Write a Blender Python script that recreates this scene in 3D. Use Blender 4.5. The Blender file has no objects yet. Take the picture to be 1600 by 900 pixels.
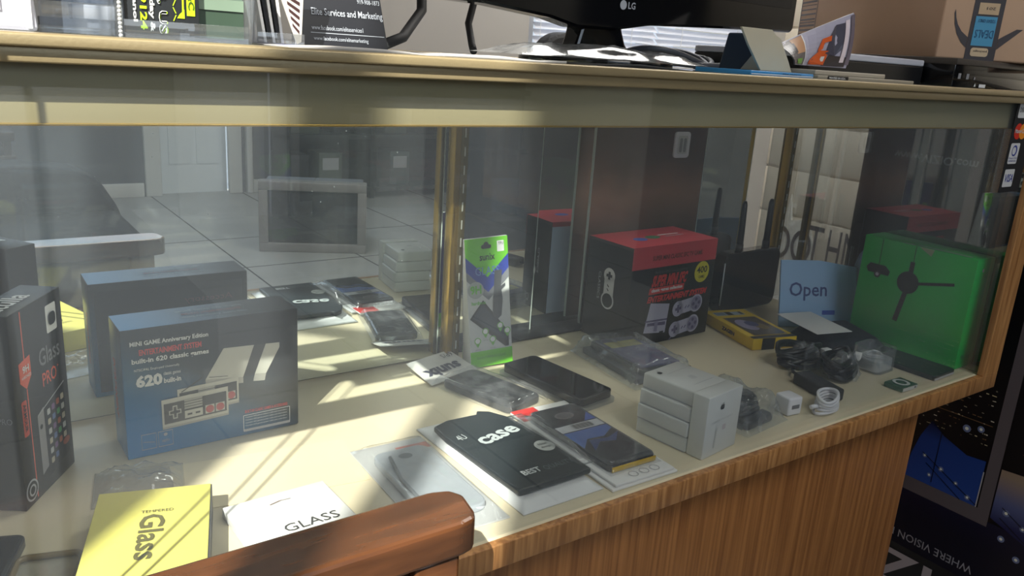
import bpy, bmesh, math, random
from mathutils import Vector, Matrix, Euler, noise
rnd = random.Random(7)
S = bpy.context.scene
COL = S.collection
CZ = 1.07            # eye height of the camera; deck of the case at 0.62, its top at 1.064
DECK = 0.62
TOP = 1.064

# ---------------------------------------------------------------- camera, sky, sun, exposure
cam_d = bpy.data.cameras.new('camera'); cam = bpy.data.objects.new('camera', cam_d); COL.objects.link(cam)
R_ = [[0.8157, -0.1086, 0.5682], [-0.5749, -0.2619, 0.7752], [0.0646, -0.9590, -0.2761]]
right = Vector([r[0] for r in R_]); down = Vector([r[1] for r in R_]); fwd = Vector([r[2] for r in R_])
fwd.normalize(); right = (right - fwd*right.dot(fwd)).normalized(); up = right.cross(fwd)
m = Matrix((right, up, -fwd)).transposed().to_4x4(); m.translation = (0, 0, CZ)
cam.matrix_world = m
cam_d.sensor_width = 36; cam_d.lens = 36*1281.27/1600; cam_d.clip_start = 0.02; cam_d.clip_end = 100
S.camera = cam
S.view_settings.view_transform = 'Standard'; S.view_settings.look = 'None'
S.view_settings.exposure = 0.0; S.view_settings.gamma = 1; S.view_settings.use_curve_mapping = False

w = bpy.data.worlds.new('sky'); S.world = w; w.use_nodes = True
bg = w.node_tree.nodes['Background']; bg.inputs[0].default_value = (0.72, 0.80, 0.92, 1); bg.inputs[1].default_value = 1.0

sun_d = bpy.data.lights.new('sun', 'SUN'); sun = bpy.data.objects.new('sun', sun_d); COL.objects.link(sun)
sun_d.energy = 14.5; sun_d.angle = math.radians(0.6); sun_d.color = (1.0, 0.95, 0.86)
sun.location = (-3, -3, 5)
sun.rotation_euler = Vector((0.745, 0.75, -1.0)).to_track_quat('-Z', 'Y').to_euler()

def area(name, loc, rot, sx, sy, power, col):
    d = bpy.data.lights.new(name, 'AREA'); d.shape = 'RECTANGLE'; d.size = sx; d.size_y = sy; d.energy = power; d.color = col
    o = bpy.data.objects.new(name, d); COL.objects.link(o); o.location = loc; o.rotation_euler = rot
area('overhead_fill', (0.9, -1.2, 3.15), (0, 0, 0), 1.2, 1.2, 30, (1.0, 0.97, 0.92))  # added overhead fill for the customer side, no known lamp
area('overhead_fill', (2.5, 1.3, 3.15), (0, 0, 0), 1.2, 1.2, 60, (1.0, 0.97, 0.92))  # added overhead fill that brightens the plank wall
area('plank_wall_fill', (2.46, 2.38, 2.15), (math.radians(75), 0, math.radians(45)), 1.1, 0.4, 26, (0.95, 0.97, 1.0))  # added fill inside the back window, aimed at the plank wall
area('front_wall_fill', (0.2, -3.66, 2.1), (math.radians(80), 0, 0), 2.6, 1.6, 36, (0.72, 0.85, 1.0))  # added fill from the front wall, where no window is built

# ---------------------------------------------------------------- materials
MATS = {}
def base_mat(name):
    mt = bpy.data.materials.new(name); mt.use_nodes = True
    return mt, mt.node_tree.nodes, mt.node_tree.links, mt.node_tree.nodes['Principled BSDF']
def mat(name, col, rough=0.5, metal=0.0, spec=0.5, var=0.0, vscale=40, bump=0.0, bscale=200, coat=0.0, alpha=1.0):
    if name in MATS: return MATS[name]
    mt, N, L, P = base_mat(name)
    P.inputs['Base Color'].default_value = (*col, 1); P.inputs['Roughness'].default_value = rough
    P.inputs['Metallic'].default_value = metal; P.inputs['Specular IOR Level'].default_value = spec
    P.inputs['Coat Weight'].default_value = coat; P.inputs['Alpha'].default_value = alpha
    tc = N.new('ShaderNodeTexCoord')
    n = N.new('ShaderNodeTexNoise'); n.inputs['Scale'].default_value = vscale; n.inputs['Detail'].default_value = 4
    L.new(tc.outputs['Object'], n.inputs['Vector'])
    r = N.new('ShaderNodeMapRange'); r.inputs[3].default_value = 1-max(var, 0.03); r.inputs[4].default_value = 1+max(var, 0.03)
    L.new(n.outputs['Fac'], r.inputs[0])
    v = N.new('ShaderNodeVectorMath'); v.operation = 'SCALE'; v.inputs[0].default_value = col
    L.new(r.outputs[0], v.inputs['Scale']); L.new(v.outputs[0], P.inputs['Base Color'])
    if bump:
        n2 = N.new('ShaderNodeTexNoise'); n2.inputs['Scale'].default_value = bscale; n2.inputs['Detail'].default_value = 3
        L.new(tc.outputs['Object'], n2.inputs['Vector'])
        b = N.new('ShaderNodeBump'); b.inputs['Strength'].default_value = bump; b.inputs['Distance'].default_value = 0.002
        L.new(n2.outputs['Fac'], b.inputs['Height']); L.new(b.outputs[0], P.inputs['Normal'])
    MATS[name] = mt; return mt
def ink(c, rough=0.45):
    return mat('ink_%d_%d_%d_%d' % (c[0]*255, c[1]*255, c[2]*255, rough*100), c, rough)
def srgb(r, g, b):
    f = lambda x: (x/255/12.92) if x/255 <= 0.04045 else ((x/255+0.055)/1.055)**2.4
    return (f(r), f(g), f(b))

def wood_mat(name, c1, c2, stretch, rough=0.35, scale=1.0, coat=0.2):
    mt, N, L, P = base_mat(name)
    tc = N.new('ShaderNodeTexCoord'); mp = N.new('ShaderNodeMapping'); mp.inputs['Scale'].default_value = stretch
    L.new(tc.outputs['Object'], mp.inputs['Vector'])
    n = N.new('ShaderNodeTexNoise'); n.inputs['Scale'].default_value = scale; n.inputs['Detail'].default_value = 6; n.inputs['Distortion'].default_value = 0.3
    L.new(mp.outputs[0], n.inputs['Vector'])
    cr = N.new('ShaderNodeValToRGB'); cr.color_ramp.elements[0].position = 0.36; cr.color_ramp.elements[1].position = 0.64
    cr.color_ramp.elements[0].color = (*c1, 1); cr.color_ramp.elements[1].color = (*c2, 1)
    L.new(n.outputs['Fac'], cr.inputs[0]); L.new(cr.outputs[0], P.inputs['Base Color'])
    P.inputs['Roughness'].default_value = rough; P.inputs['Coat Weight'].default_value = coat; P.inputs['Coat Roughness'].default_value = 0.25
    MATS[name] = mt; return mt

def glass_mat(name, tint=(0.97, 0.99, 0.98), refl=0.0, dust=0.0, dust_col=(0.9, 0.93, 0.95), rough=0.0, ior=1.5, dscale=6, dvar=(0.3, 1.0)):
    """pane: clear transmission, Fresnel reflection, and a film of dust that scatters light both ways"""
    mt, N, L, P = base_mat(name); N.remove(P); out = N['Material Output']
    tr = N.new('ShaderNodeBsdfTransparent'); tr.inputs[0].default_value = (*tint, 1)
    gl = N.new('ShaderNodeBsdfGlossy'); gl.inputs['Roughness'].default_value = rough
    fr = N.new('ShaderNodeFresnel'); ge = N.new('ShaderNodeNewGeometry')
    io = N.new('ShaderNodeMapRange'); io.inputs[3].default_value = ior; io.inputs[4].default_value = 1/ior      # same index seen from either face of the pane
    L.new(ge.outputs['Backfacing'], io.inputs[0]); L.new(io.outputs[0], fr.inputs[0])
    ad = N.new('ShaderNodeMath'); ad.operation = 'ADD'; ad.use_clamp = True; ad.inputs[1].default_value = refl; L.new(fr.outputs[0], ad.inputs[0])
    mx = N.new('ShaderNodeMixShader'); L.new(ad.outputs[0], mx.inputs[0]); L.new(tr.outputs[0], mx.inputs[1]); L.new(gl.outputs[0], mx.inputs[2])
    cur = mx.outputs[0]
    if dust > 0:
        df = N.new('ShaderNodeBsdfDiffuse'); df.inputs[0].default_value = (*dust_col, 1)
        tl = N.new('ShaderNodeBsdfTranslucent'); tl.inputs[0].default_value = (*dust_col, 1)
        m2 = N.new('ShaderNodeMixShader'); m2.inputs[0].default_value = 0.5; L.new(df.outputs[0], m2.inputs[1]); L.new(tl.outputs[0], m2.inputs[2])
        tc = N.new('ShaderNodeTexCoord'); n = N.new('ShaderNodeTexNoise'); n.inputs['Scale'].default_value = dscale; n.inputs['Detail'].default_value = 3
        L.new(tc.outputs['Object'], n.inputs['Vector'])
        r = N.new('ShaderNodeMapRange'); r.inputs[1].default_value = 0.35; r.inputs[2].default_value = 0.65
        r.inputs[3].default_value = dust*dvar[0]; r.inputs[4].default_value = dust*dvar[1]; L.new(n.outputs['Fac'], r.inputs[0])
        m3 = N.new('ShaderNodeMixShader'); L.new(r.outputs[0], m3.inputs[0]); L.new(cur, m3.inputs[1]); L.new(m2.outputs[0], m3.inputs[2]); cur = m3.outputs[0]
    L.new(cur, out.inputs[0]); MATS[name] = mt; return mt

def grad_mat(name, axis, stops, rough=0.4, noise_amt=0.0):
    """colour of printed artwork or a painted glow that blends along a direction in object space"""
    mt, N, L, P = base_mat(name)
    tc = N.new('ShaderNodeTexCoord'); d = N.new('ShaderNodeVectorMath'); d.operation = 'DOT_PRODUCT'; d.inputs[1].default_value = axis
    L.new(tc.outputs['Object'], d.inputs[0]); cur = d.outputs['Value']
    if noise_amt:
        n = N.new('ShaderNodeTexNoise'); n.inputs['Scale'].default_value = 9; L.new(tc.outputs['Object'], n.inputs['Vector'])
        ma = N.new('ShaderNodeMath'); ma.operation = 'MULTIPLY_ADD'; ma.inputs[1].default_value = noise_amt; L.new(n.outputs['Fac'], ma.inputs[0]); L.new(cur, ma.inputs[2]); cur = ma.outputs[0]
    cr = N.new('ShaderNodeValToRGB'); L.new(cur, cr.inputs[0])
    e = cr.color_ramp.elements
    e[0].position = stops[0][0]; e[0].color = (*stops[0][1], 1); e[1].position = stops[-1][0]; e[1].color = (*stops[-1][1], 1)
    for p, c in stops[1:-1]:
        k = e.new(p); k.color = (*c, 1)
    L.new(cr.outputs[0], P.inputs['Base Color']); P.inputs['Roughness'].default_value = rough
    MATS[name] = mt; return mt

M_RAIL = mat('champagne_metal', srgb(158, 142, 108), 0.38, 0.35, 0.5, 0.05, 8, 0.08, 400)
M_RAIL2 = mat('champagne_panel', srgb(158, 148, 112), 0.5, 0.1, 0.4, 0.06, 5)
M_BRASS = mat('brass', srgb(178, 146, 70), 0.28, 0.85, 0.5, 0.1, 30)
M_BRASSD = mat('aged_brass', srgb(118, 104, 62), 0.4, 0.7, 0.5, 0.1, 30)
M_SLOT = mat('slot_light', srgb(190, 190, 178), 0.6)
M_DECK = mat('cream_laminate', srgb(212, 201, 172), 0.38, 0, 0.4, 0.05, 14, 0.03, 60)
M_WOOD = wood_mat('orange_wood', srgb(132, 84, 44), srgb(168, 114, 64), (150, 150, 4), 0.45, 1.0)
M_TRIM = wood_mat('trim_wood', srgb(142, 96, 54), srgb(188, 138, 86), (150, 150, 9), 0.38, 1.0)
M_ARM = wood_mat('varnished_wood', srgb(64, 38, 20), srgb(98, 60, 34), (6, 40, 40), 0.25, 1.0, 0.6)
M_DARKWOOD = mat('dark_wood', srgb(46, 26, 18), 0.4, 0, 0.5, 0.2, 20)
M_PANE = glass_mat('case_front_glass', (0.97, 0.98, 0.98), 0.0, 0.044, (0.82, 0.90, 1.0), dscale=3.0, dvar=(0.55, 1.25))
M_TOPG = glass_mat('case_top_glass', (0.95, 0.98, 0.96), 0.0, 0.05)
M_ENDG = glass_mat('case_end_glass', (0.86, 0.88, 0.88), 0.26, 0.02)
M_ACRY = glass_mat('clear_acrylic', (0.93, 0.95, 0.97), 0.05, 0.10)
M_BAG = glass_mat('clear_plastic_bag', (0.9, 0.93, 0.95), 0.06, 0.20, (0.8, 0.84, 0.88), 0.18, 1.45, 50, (0.4, 1.4))
M_BAGC = glass_mat('thin_clear_plastic', (0.96, 0.97, 0.98), 0.05, 0.10, (0.85, 0.88, 0.9), 0.12, 1.45, 50, (0.2, 1.3))
M_WHITE = mat('white_card', srgb(228, 228, 226), 0.5)
M_WHITEP = mat('white_plastic', srgb(226, 226, 232), 0.3)
M_BLACK = mat('black_plastic', srgb(22, 23, 26), 0.35)
M_BLKG = mat('black_gloss', srgb(10, 11, 14), 0.08, 0, 0.6)
M_BLKM = mat('black_matte', srgb(26, 27, 30), 0.7)
M_CREAM = mat('cream_card', srgb(196, 186, 162), 0.6)
M_MIRROR = None
def mirror_mat():
    mt, N, L, P = base_mat('mirror_silver'); out = N['Material Output']; N.remove(P)
    gl = N.new('ShaderNodeBsdfGlossy'); gl.inputs['Roughness'].default_value = 0.0; gl.inputs[0].default_value = (0.80, 0.85, 0.84, 1)
    df = N.new('ShaderNodeBsdfDiffuse'); df.inputs[0].default_value = (0.75, 0.8, 0.85, 1)
    tc = N.new('ShaderNodeTexCoord'); v = N.new('ShaderNodeTexNoise'); v.inputs['Scale'].default_value = 5; L.new(tc.outputs['Object'], v.inputs['Vector'])
    vo = N.new('ShaderNodeTexVoronoi'); vo.inputs['Scale'].default_value = 45; L.new(tc.outputs['Object'], vo.inputs['Vector'])
    lt = N.new('ShaderNodeMath'); lt.operation = 'LESS_THAN'; lt.inputs[1].default_value = 0.035; L.new(vo.outputs['Distance'], lt.inputs[0])
    ml = N.new('ShaderNodeMath'); ml.operation = 'MULTIPLY'; ml.inputs[1].default_value = 0.35; L.new(lt.outputs[0], ml.inputs[0])
    r = N.new('ShaderNodeMapRange'); r.inputs[1].default_value = 0.3; r.inputs[2].default_value = 0.7; r.inputs[3].default_value = 0.01; r.inputs[4].default_value = 0.05
    L.new(v.outputs['Fac'], r.inputs[0])
    a = N.new('ShaderNodeMath'); a.operation = 'ADD'; L.new(r.outputs[0], a.inputs[0]); L.new(ml.outputs[0], a.inputs[1])
    mx = N.new('ShaderNodeMixShader'); L.new(a.outputs[0], mx.inputs[0]); L.new(gl.outputs[0], mx.inputs[1]); L.new(df.outputs[0], mx.inputs[2])
    L.new(mx.outputs[0], out.inputs[0]); return mt
M_MIRROR = mirror_mat()

# ---------------------------------------------------------------- mesh helpers
_txt = {}
def text_mesh(s, bold=0.0):
    k = (s, bold)
    if k in _txt: return _txt[k]
    cu = bpy.data.curves.new('t', 'FONT'); cu.body = s; cu.resolution_u = 2; cu.offset = bold
    ob = bpy.data.objects.new('t', cu); COL.objects.link(ob)
    dg = bpy.context.evaluated_depsgraph_get(); dg.update()
    me = bpy.data.meshes.new_from_object(ob.evaluated_get(dg))
    vs = [v.co.copy() for v in me.vertices]; fs = [tuple(p.vertices) for p in me.polygons]
    bpy.data.objects.remove(ob); bpy.data.curves.remove(cu); bpy.data.meshes.remove(me)
    _txt[k] = (vs, fs); return _txt[k]

class F:
    """a face frame: origin o, unit axes u and v, normal n"""
    def __init__(s, o, u, v, n=None):
        s.o = Vector(o); s.u = Vector(u); s.v = Vector(v); s.n = Vector(n) if n is not None else s.u.cross(s.v)
    def p(s, a, b, off=0.0004): return s.o + s.u*a + s.v*b + s.n*off

class MB:
    def __init__(s): s.bm = bmesh.new(); s.mats = []
    def mi(s, mt):
        if mt not in s.mats: s.mats.append(mt)
        return s.mats.index(mt)
    def face(s, pts, mt, smooth=False):
        vs = [s.bm.verts.new(p) for p in pts]
        try: f = s.bm.faces.new(vs)
        except ValueError: return None
        f.material_index = s.mi(mt); f.smooth = smooth; return f
    def box(s, a, b, mt, bev=0.0, seg=2, tf=None):
        x0, y0, z0 = a; x1, y1, z1 = b
        bm = bmesh.new(); bmesh.ops.create_cube(bm, size=1)
        for v in bm.verts: v.co = Vector(((x0+x1)/2+v.co.x*(x1-x0), (y0+y1)/2+v.co.y*(y1-y0), (z0+z1)/2+v.co.z*(z1-z0)))
        if bev: bmesh.ops.bevel(bm, geom=bm.edges[:], offset=bev, segments=seg, profile=0.5, affect='EDGES', clamp_overlap=True)
        s.merge(bm, mt, tf, smooth=bool(bev))
        return s
    def merge(s, bm, mt, tf=None, smooth=False):
        if tf is not None: bmesh.ops.transform(bm, matrix=tf, verts=bm.verts[:])
        i = s.mi(mt); mp = {}
        for v in bm.verts: mp[v] = s.bm.verts.new(v.co)
        for f in bm.faces:
            try: nf = s.bm.faces.new([mp[v] for v in f.verts]); nf.material_index = i; nf.smooth = smooth
            except ValueError: pass
        bm.free()
    def prism(s, fr, poly, depth, mt, smooth=False, bev=0.0):
        """polygon (u,v) extruded from the frame's plane by depth along its normal"""
        bm = bmesh.new()
        vs = [bm.verts.new(fr.p(a, b, 0)) for a, b in poly]
        f = bm.faces.new(vs)
        r = bmesh.ops.extrude_face_region(bm, geom=[f])
        bmesh.ops.translate(bm, vec=fr.n*depth, verts=[g for g in r['geom'] if isinstance(g, bmesh.types.BMVert)])
        bmesh.ops.recalc_face_normals(bm, faces=bm.faces[:])
        if bev: bmesh.ops.bevel(bm, geom=bm.edges[:], offset=bev, segments=2, profile=0.5, affect='EDGES', clamp_overlap=True)
        s.merge(bm, mt, None, smooth)
        return s
    def cyl(s, c, r, h, mt, axis='Z', n=24, r2=None, smooth=True):
        bm = bmesh.new(); bmesh.ops.create_cone(bm, cap_ends=True, segments=n, radius1=r, radius2=r if r2 is None else r2, depth=h)
        rot = {'Z': Matrix(), 'X': Matrix.Rotation(math.pi/2, 4, 'Y'), 'Y': Matrix.Rotation(-math.pi/2, 4, 'X')}[axis]
        s.merge(bm, mt, Matrix.Translation(c) @ rot, smooth); return s
    def ball(s, c, r, mt, sc=(1, 1, 1), n=16):
        bm = bmesh.new(); bmesh.ops.create_uvsphere(bm, u_segments=n, v_segments=n//2+2, radius=r)
        s.merge(bm, mt, Matrix.Translation(c) @ Matrix.Diagonal((*sc, 1)), True); return s
    def tube(s, pts, r, mt, n=10, closed=False):
        P = [Vector(p) for p in pts]; rings = []; k = len(P)
        prev = None
        for i in range(k):
            a = P[(i-1) % k] if (closed or i > 0) else P[i]; b = P[(i+1) % k] if (closed or i < k-1) else P[i]
            d = (b-a).normalized()
            if prev is None: x = d.orthogonal().normalized()
            else:
                x = (prev - d*prev.dot(d))
                x = x.normalized() if x.length > 1e-6 else d.orthogonal().normalized()
            prev = x; y = d.cross(x); rr = r[i] if isinstance(r, (list, tuple)) else r
            rings.append([s.bm.verts.new(P[i] + (x*math.cos(t)+y*math.sin(t))*rr) for t in [2*math.pi*j/n for j in range(n)]])
        i0 = s.mi(mt)
        for i in range(k if closed else k-1):
            A, B = rings[i], rings[(i+1) % k]
            for j in range(n):
                f = s.bm.faces.new((A[j], A[(j+1) % n], B[(j+1) % n], B[j])); f.material_index = i0; f.smooth = True
        if not closed:
            for rg in (rings[0][::-1], rings[-1]):
                f = s.bm.faces.new(rg); f.material_index = i0
        return s
    def rect(s, fr, a, b, c, d, mt, off=0.0004):
        s.face([fr.p(a, b, off), fr.p(c, b, off), fr.p(c, d, off), fr.p(a, d, off)], mt); return s
    def poly(s, fr, pts, mt, off=0.0004):
        s.face([fr.p(a, b, off) for a, b in pts], mt); return s
    def rrect(s, fr, a, b, c, d, r, mt, off=0.0004, n=5):
        s.poly(fr, rr_pts(a, b, c, d, r, n), mt, off); return s
    def disc(s, fr, a, b, r, mt, off=0.0005, n=24, rb=None):
        rb = rb or r
        s.poly(fr, [(a+r*math.cos(2*math.pi*i/n), b+rb*math.sin(2*math.pi*i/n)) for i in range(n)], mt, off); return s
    def ring(s, fr, a, b, r, wd, mt, off=0.0006, n=28, a0=0, a1=2*math.pi, asp=1.0):
        for i in range(n):
            t0 = a0+(a1-a0)*i/n; t1 = a0+(a1-a0)*(i+1)/n
            s.poly(fr, [(a+r*math.cos(t0)*asp, b+r*math.sin(t0)), (a+r*math.cos(t1)*asp, b+r*math.sin(t1)),
                        (a+(r-wd)*math.cos(t1)*asp, b+(r-wd)*math.sin(t1)), (a+(r-wd)*math.cos(t0)*asp, b+(r-wd)*math.sin(t0))], mt, off)
        return s
    def line(s, fr, a, b, c, d, wd, mt, off=0.0005):
        dv = Vector((c-a, d-b)); nn = Vector((-dv.y, dv.x)).normalized()*wd/2
        s.poly(fr, [(a-nn.x, b-nn.y), (c-nn.x, d-nn.y), (c+nn.x, d+nn.y), (a+nn.x, b+nn.y)], mt, off); return s
    def text(s, fr, t, a, b, c, d, mt, bold=0.0, shear=0.0, off=0.0008):
        """text fitted into the box (a,b)-(c,d) of the frame"""
        vs, fs = text_mesh(t, bold)
        if not vs: return s
        x0 = min(v.x for v in vs); x1 = max(v.x for v in vs); y0 = min(v.y for v in vs); y1 = max(v.y for v in vs)
        i = s.mi(mt)
        nv = [s.bm.verts.new(fr.p(a+(c-a)*(v.x-x0)/(x1-x0) + shear*(v.y-y0)/(y1-y0), b+(d-b)*(v.y-y0)/(y1-y0), off)) for v in vs]
        for f in fs:
            try: nf = s.bm.faces.new([nv[j] for j in f]); nf.material_index = i
            except ValueError: pass
        return s
    def mesh(s, name):
        me = bpy.data.meshes.new(name); s.bm.to_mesh(me); s.bm.free()
        for mt in s.mats: me.materials.append(mt)
        return me
def rr_pts(a, b, c, d, r, n=5):
    o = []
    for cx, cy, t0 in ((c-r, d-r, 0), (a+r, d-r, 90), (a+r, b+r, 180), (c-r, b+r, 270)):
        for i in range(n+1):
            t = math.radians(t0+90*i/n); o.append((cx+r*math.cos(t), cy+r*math.sin(t)))
    return o

def obj(name, mb, parent=None, loc=None, rotz=0.0, rot=None):
    o = bpy.data.objects.new(name, mb.mesh(name)); COL.objects.link(o)
    if parent: o.parent = parent
    if loc is not None: o.location = loc
    if rot is not None: o.rotation_euler = rot
    elif rotz: o.rotation_euler = (0, 0, rotz)
    return o
def thing(name, label, cat, loc=(0, 0, 0), rotz=0.0, group=None, rot=None):
    o = bpy.data.objects.new(name, None); COL.objects.link(o); o.empty_display_size = 0.05
    o.location = loc; o.rotation_euler = rot if rot is not None else (0, 0, rotz)
    o['label'] = label; o['category'] = cat
    if group: o['group'] = group
    return o
def tag(o, label, cat, group=None):
    o['label'] = label; o['category'] = cat
    if group: o['group'] = group
    return o
def struct(name, mb):
    o = obj(name, mb); o['kind'] = 'structure'; return o
Z3 = Vector((0, 0, 1))
def front(w_=0, d=0): return F((0, 0, 0), (1, 0, 0), (0, 0, 1))          # looks towards -y
def topf(h): return F((0, 0, h), (1, 0, 0), (0, 1, 0))
def leftf(d): return F((0, d, 0), (0, -1, 0), (0, 0, 1))                  # looks towards -x, u runs from the back to the front
def rightf(w_): return F((w_, 0, 0), (0, 1, 0), (0, 0, 1))
def backf(w_, d): return F((w_, d, 0), (-1, 0, 0), (0, 0, 1))

def heightmap(mb, w_, d, hf, mt, nx=24, ny=24, z0=0.0, outline=None, close=True):
    """closed lumpy body: top follows hf(u,v) over a w x d sheet, underside flat"""
    T = []; B = []
    for j in range(ny+1):
        tr = []; br = []
        for i in range(nx+1):
            u = i/nx; v = j/ny
            x, y = (u*w_, v*d) if outline is None else outline(u, v)
            tr.append(mb.bm.verts.new((x, y, z0+hf(u, v)))); br.append(mb.bm.verts.new((x, y, z0)))
        T.append(tr); B.append(br)
    mi = mb.mi(mt)
    def q(*v):
        f = mb.bm.faces.new(v); f.material_index = mi; f.smooth = True
    for j in range(ny):
        for i in range(nx):
            q(T[j][i], T[j][i+1], T[j+1][i+1], T[j+1][i])
            if close: q(B[j][i], B[j+1][i], B[j+1][i+1], B[j][i+1])
    if close:
        for i in range(nx):
            q(B[0][i], B[0][i+1], T[0][i+1], T[0][i]); q(T[ny][i], T[ny][i+1], B[ny][i+1], B[ny][i])
        for j in range(ny):
            q(T[j][0], T[j+1][0], B[j+1][0], B[j][0]); q(B[j][nx], B[j+1][nx], T[j+1][nx], T[j][nx])
    return mb
def crumple(seed, amp, freq=3.0, base=0.004, edge=0.15):
    def h(u, v):
        e = min(u, 1-u, v, 1-v)/edge; e = max(0.0, min(1.0, e)); e = e*e*(3-2*e)
        n = noise.noise(Vector((u*freq+seed, v*freq, seed*1.7))) + 0.5*noise.noise(Vector((u*freq*2.3, v*freq*2.3+seed, 3.1))) + 0.35*abs(noise.noise(Vector((u*freq*4, v*freq*4, seed))))
        return 0.0015 + e*(base + amp*(0.5+0.5*n))
    return h

# ================================================================ THE ROOM
M_FLOOR = mat('pale_floor', srgb(164, 164, 162), 0.45, 0, 0.4, 0.12, 3)
M_WALLG = mat('grey_wall', srgb(96, 100, 108), 0.8, 0, 0.3, 0.08, 2)
M_WALLW = mat('off_white_wall', srgb(168, 164, 158), 0.8, 0, 0.3, 0.05, 3, 0.05, 90)
M_PLANK = mat('painted_planks', srgb(236, 226, 208), 0.6, 0, 0.3, 0.04, 4)
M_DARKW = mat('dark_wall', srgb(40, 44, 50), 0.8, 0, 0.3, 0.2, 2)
mb = MB(); mb.box((-2.5, -3.9, -0.1), (5.2, 3.2, 0.0), M_FLOOR)
for k in range(-4, 9): mb.box((-2.5, k*0.6-0.004, 0.0), (5.2, k*0.6+0.004, 0.0008), M_DARKW)
for k in range(-3, 9): mb.box((k*0.6-0.004, -3.9, 0.0), (k*0.6+0.004, 3.2, 0.0008), M_DARKW)
struct('floor', mb)
mb = MB(); mb.box((-1.22, -3.9, 3.4), (5.2, 3.2, 3.5), M_WALLW); struct('ceiling', mb)
for x, y, n_ in ((0.9, -1.2, 'above the customer side'), (2.5, 1.3, 'above the right end of the counter')):  # housings for the added overhead fill lights
    t_ = thing('added_fill_lamp', 'square white ceiling lamp added for fill light, '+n_, 'ceiling lamp', (x, y, 3.17))
    mb = MB(); mb.box((-0.64, -0.64, 0.0), (0.64, 0.64, 0.23), M_WHITE, 0.01); obj('added_lamp_housing', mb, t_)
# street side wall on the left: unseen, two tall lights between solid piers placed to shape the sun stripes
mb = MB()
YS = [-3.9, -0.985, -0.83, -0.775, -0.512, 3.2]     # pier, light, pier, light, pier
H = 3.4
mb.box((-1.12, YS[0], 0), (-1.1, YS[1], H), M_WALLW); mb.box((-1.12, YS[2], 0), (-1.1, YS[3], H), M_WALLW); mb.box((-1.12, YS[4], 0), (-1.1, YS[5], H), M_WALLW)
for a, b in ((YS[1], YS[2]), (YS[3], YS[4])):
    mb.box((-1.12, a, 0), (-1.1, b, 1.0), M_WALLW); mb.box((-1.12, a, 3.3), (-1.1, b, H), M_WALLW)
struct('wall_left', mb)
k = 0
for a, b in ((YS[1], YS[2]), (YS[3], YS[4])):
    k += 1
    mb = MB()
    for (p, q) in (((-1.118, a, 1.0), (-1.102, a+0.004, 3.3)), ((-1.118, b-0.004, 1.0), (-1.102, b, 3.3)), ((-1.118, a, 1.0), (-1.102, b, 1.02)), ((-1.118, a, 3.28), (-1.102, b, 3.3))): mb.box(p, q, M_DARKWOOD)
    mb.box((-1.112, a+0.004, 1.02), (-1.108, b-0.004, 3.28), glass_mat('window_glass', (0.97, 0.98, 0.98)))
    struct('window_%d' % k, mb)
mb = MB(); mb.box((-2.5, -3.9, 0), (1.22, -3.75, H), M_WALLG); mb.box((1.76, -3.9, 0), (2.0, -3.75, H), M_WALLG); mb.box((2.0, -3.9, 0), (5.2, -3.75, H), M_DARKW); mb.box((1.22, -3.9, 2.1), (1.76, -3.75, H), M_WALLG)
struct('wall_front', mb)
# pale door with its casing, seen in the mirror
M_DOOR = mat('pale_door_paint', srgb(236, 242, 248), 0.5, 0, 0.4, 0.04, 3)
mb = MB(); mb.box((1.26, -3.86, 0.0), (1.72, -3.82, 2.05), M_DOOR)
fr = F((1.72, -3.82, 0), (-1, 0, 0), (0, 0, 1), (0, 1, 0))
for (a, b, c, d) in ((0.06, 0.2, 0.20, 0.9), (0.24, 0.2, 0.38, 0.9), (0.06, 1.05, 0.20, 1.9), (0.24, 1.05, 0.38, 1.9)):
    mb.prism(fr, [(a, b), (c, b), (c, d), (a, d)], 0.008, M_DOOR)
d1 = struct('door_1', mb)
mb = MB(); mb.cyl((1.33, -3.80, 1.0), 0.022, 0.05, M_BRASS, 'Y'); mb.ball((1.33, -3.77, 1.0), 0.028, M_BRASS); obj('door_knob', mb, d1)
mb = MB()
for (p, q) in (((1.17, -3.76, 0), (1.27, -3.72, 2.12)), ((1.71, -3.76, 0), (1.80, -3.72, 2.12)), ((1.27, -3.76, 2.05), (1.71, -3.72, 2.12))): mb.box(p, q, M_WHITE, 0.006)
mb.box((1.83, -3.76, 0), (1.87, -3.70, 2.3), M_WHITE, 0.006)
struct('trim_1', mb)
mb = MB()
mb.box((-2.5, -3.75, 0), (1.16, -3.73, 0.09), M_WHITE, 0.003); mb.box((1.88, -3.75, 0), (5.2, -3.73, 0.09), M_WHITE, 0.003)
struct('baseboard_front', mb)
# plank wall on the right, seen through the end glass of the case
mb = MB(); mb.box((3.3, -3.9, 0), (3.4, 3.2, H), M_PLANK)
for z in [0.0+0.21*i for i in range(21)]: mb.box((3.29, -3.9, z+0.006), (3.3, 3.2, z+0.204), M_PLANK, 0.002)
struct('wall_right', mb)
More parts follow.
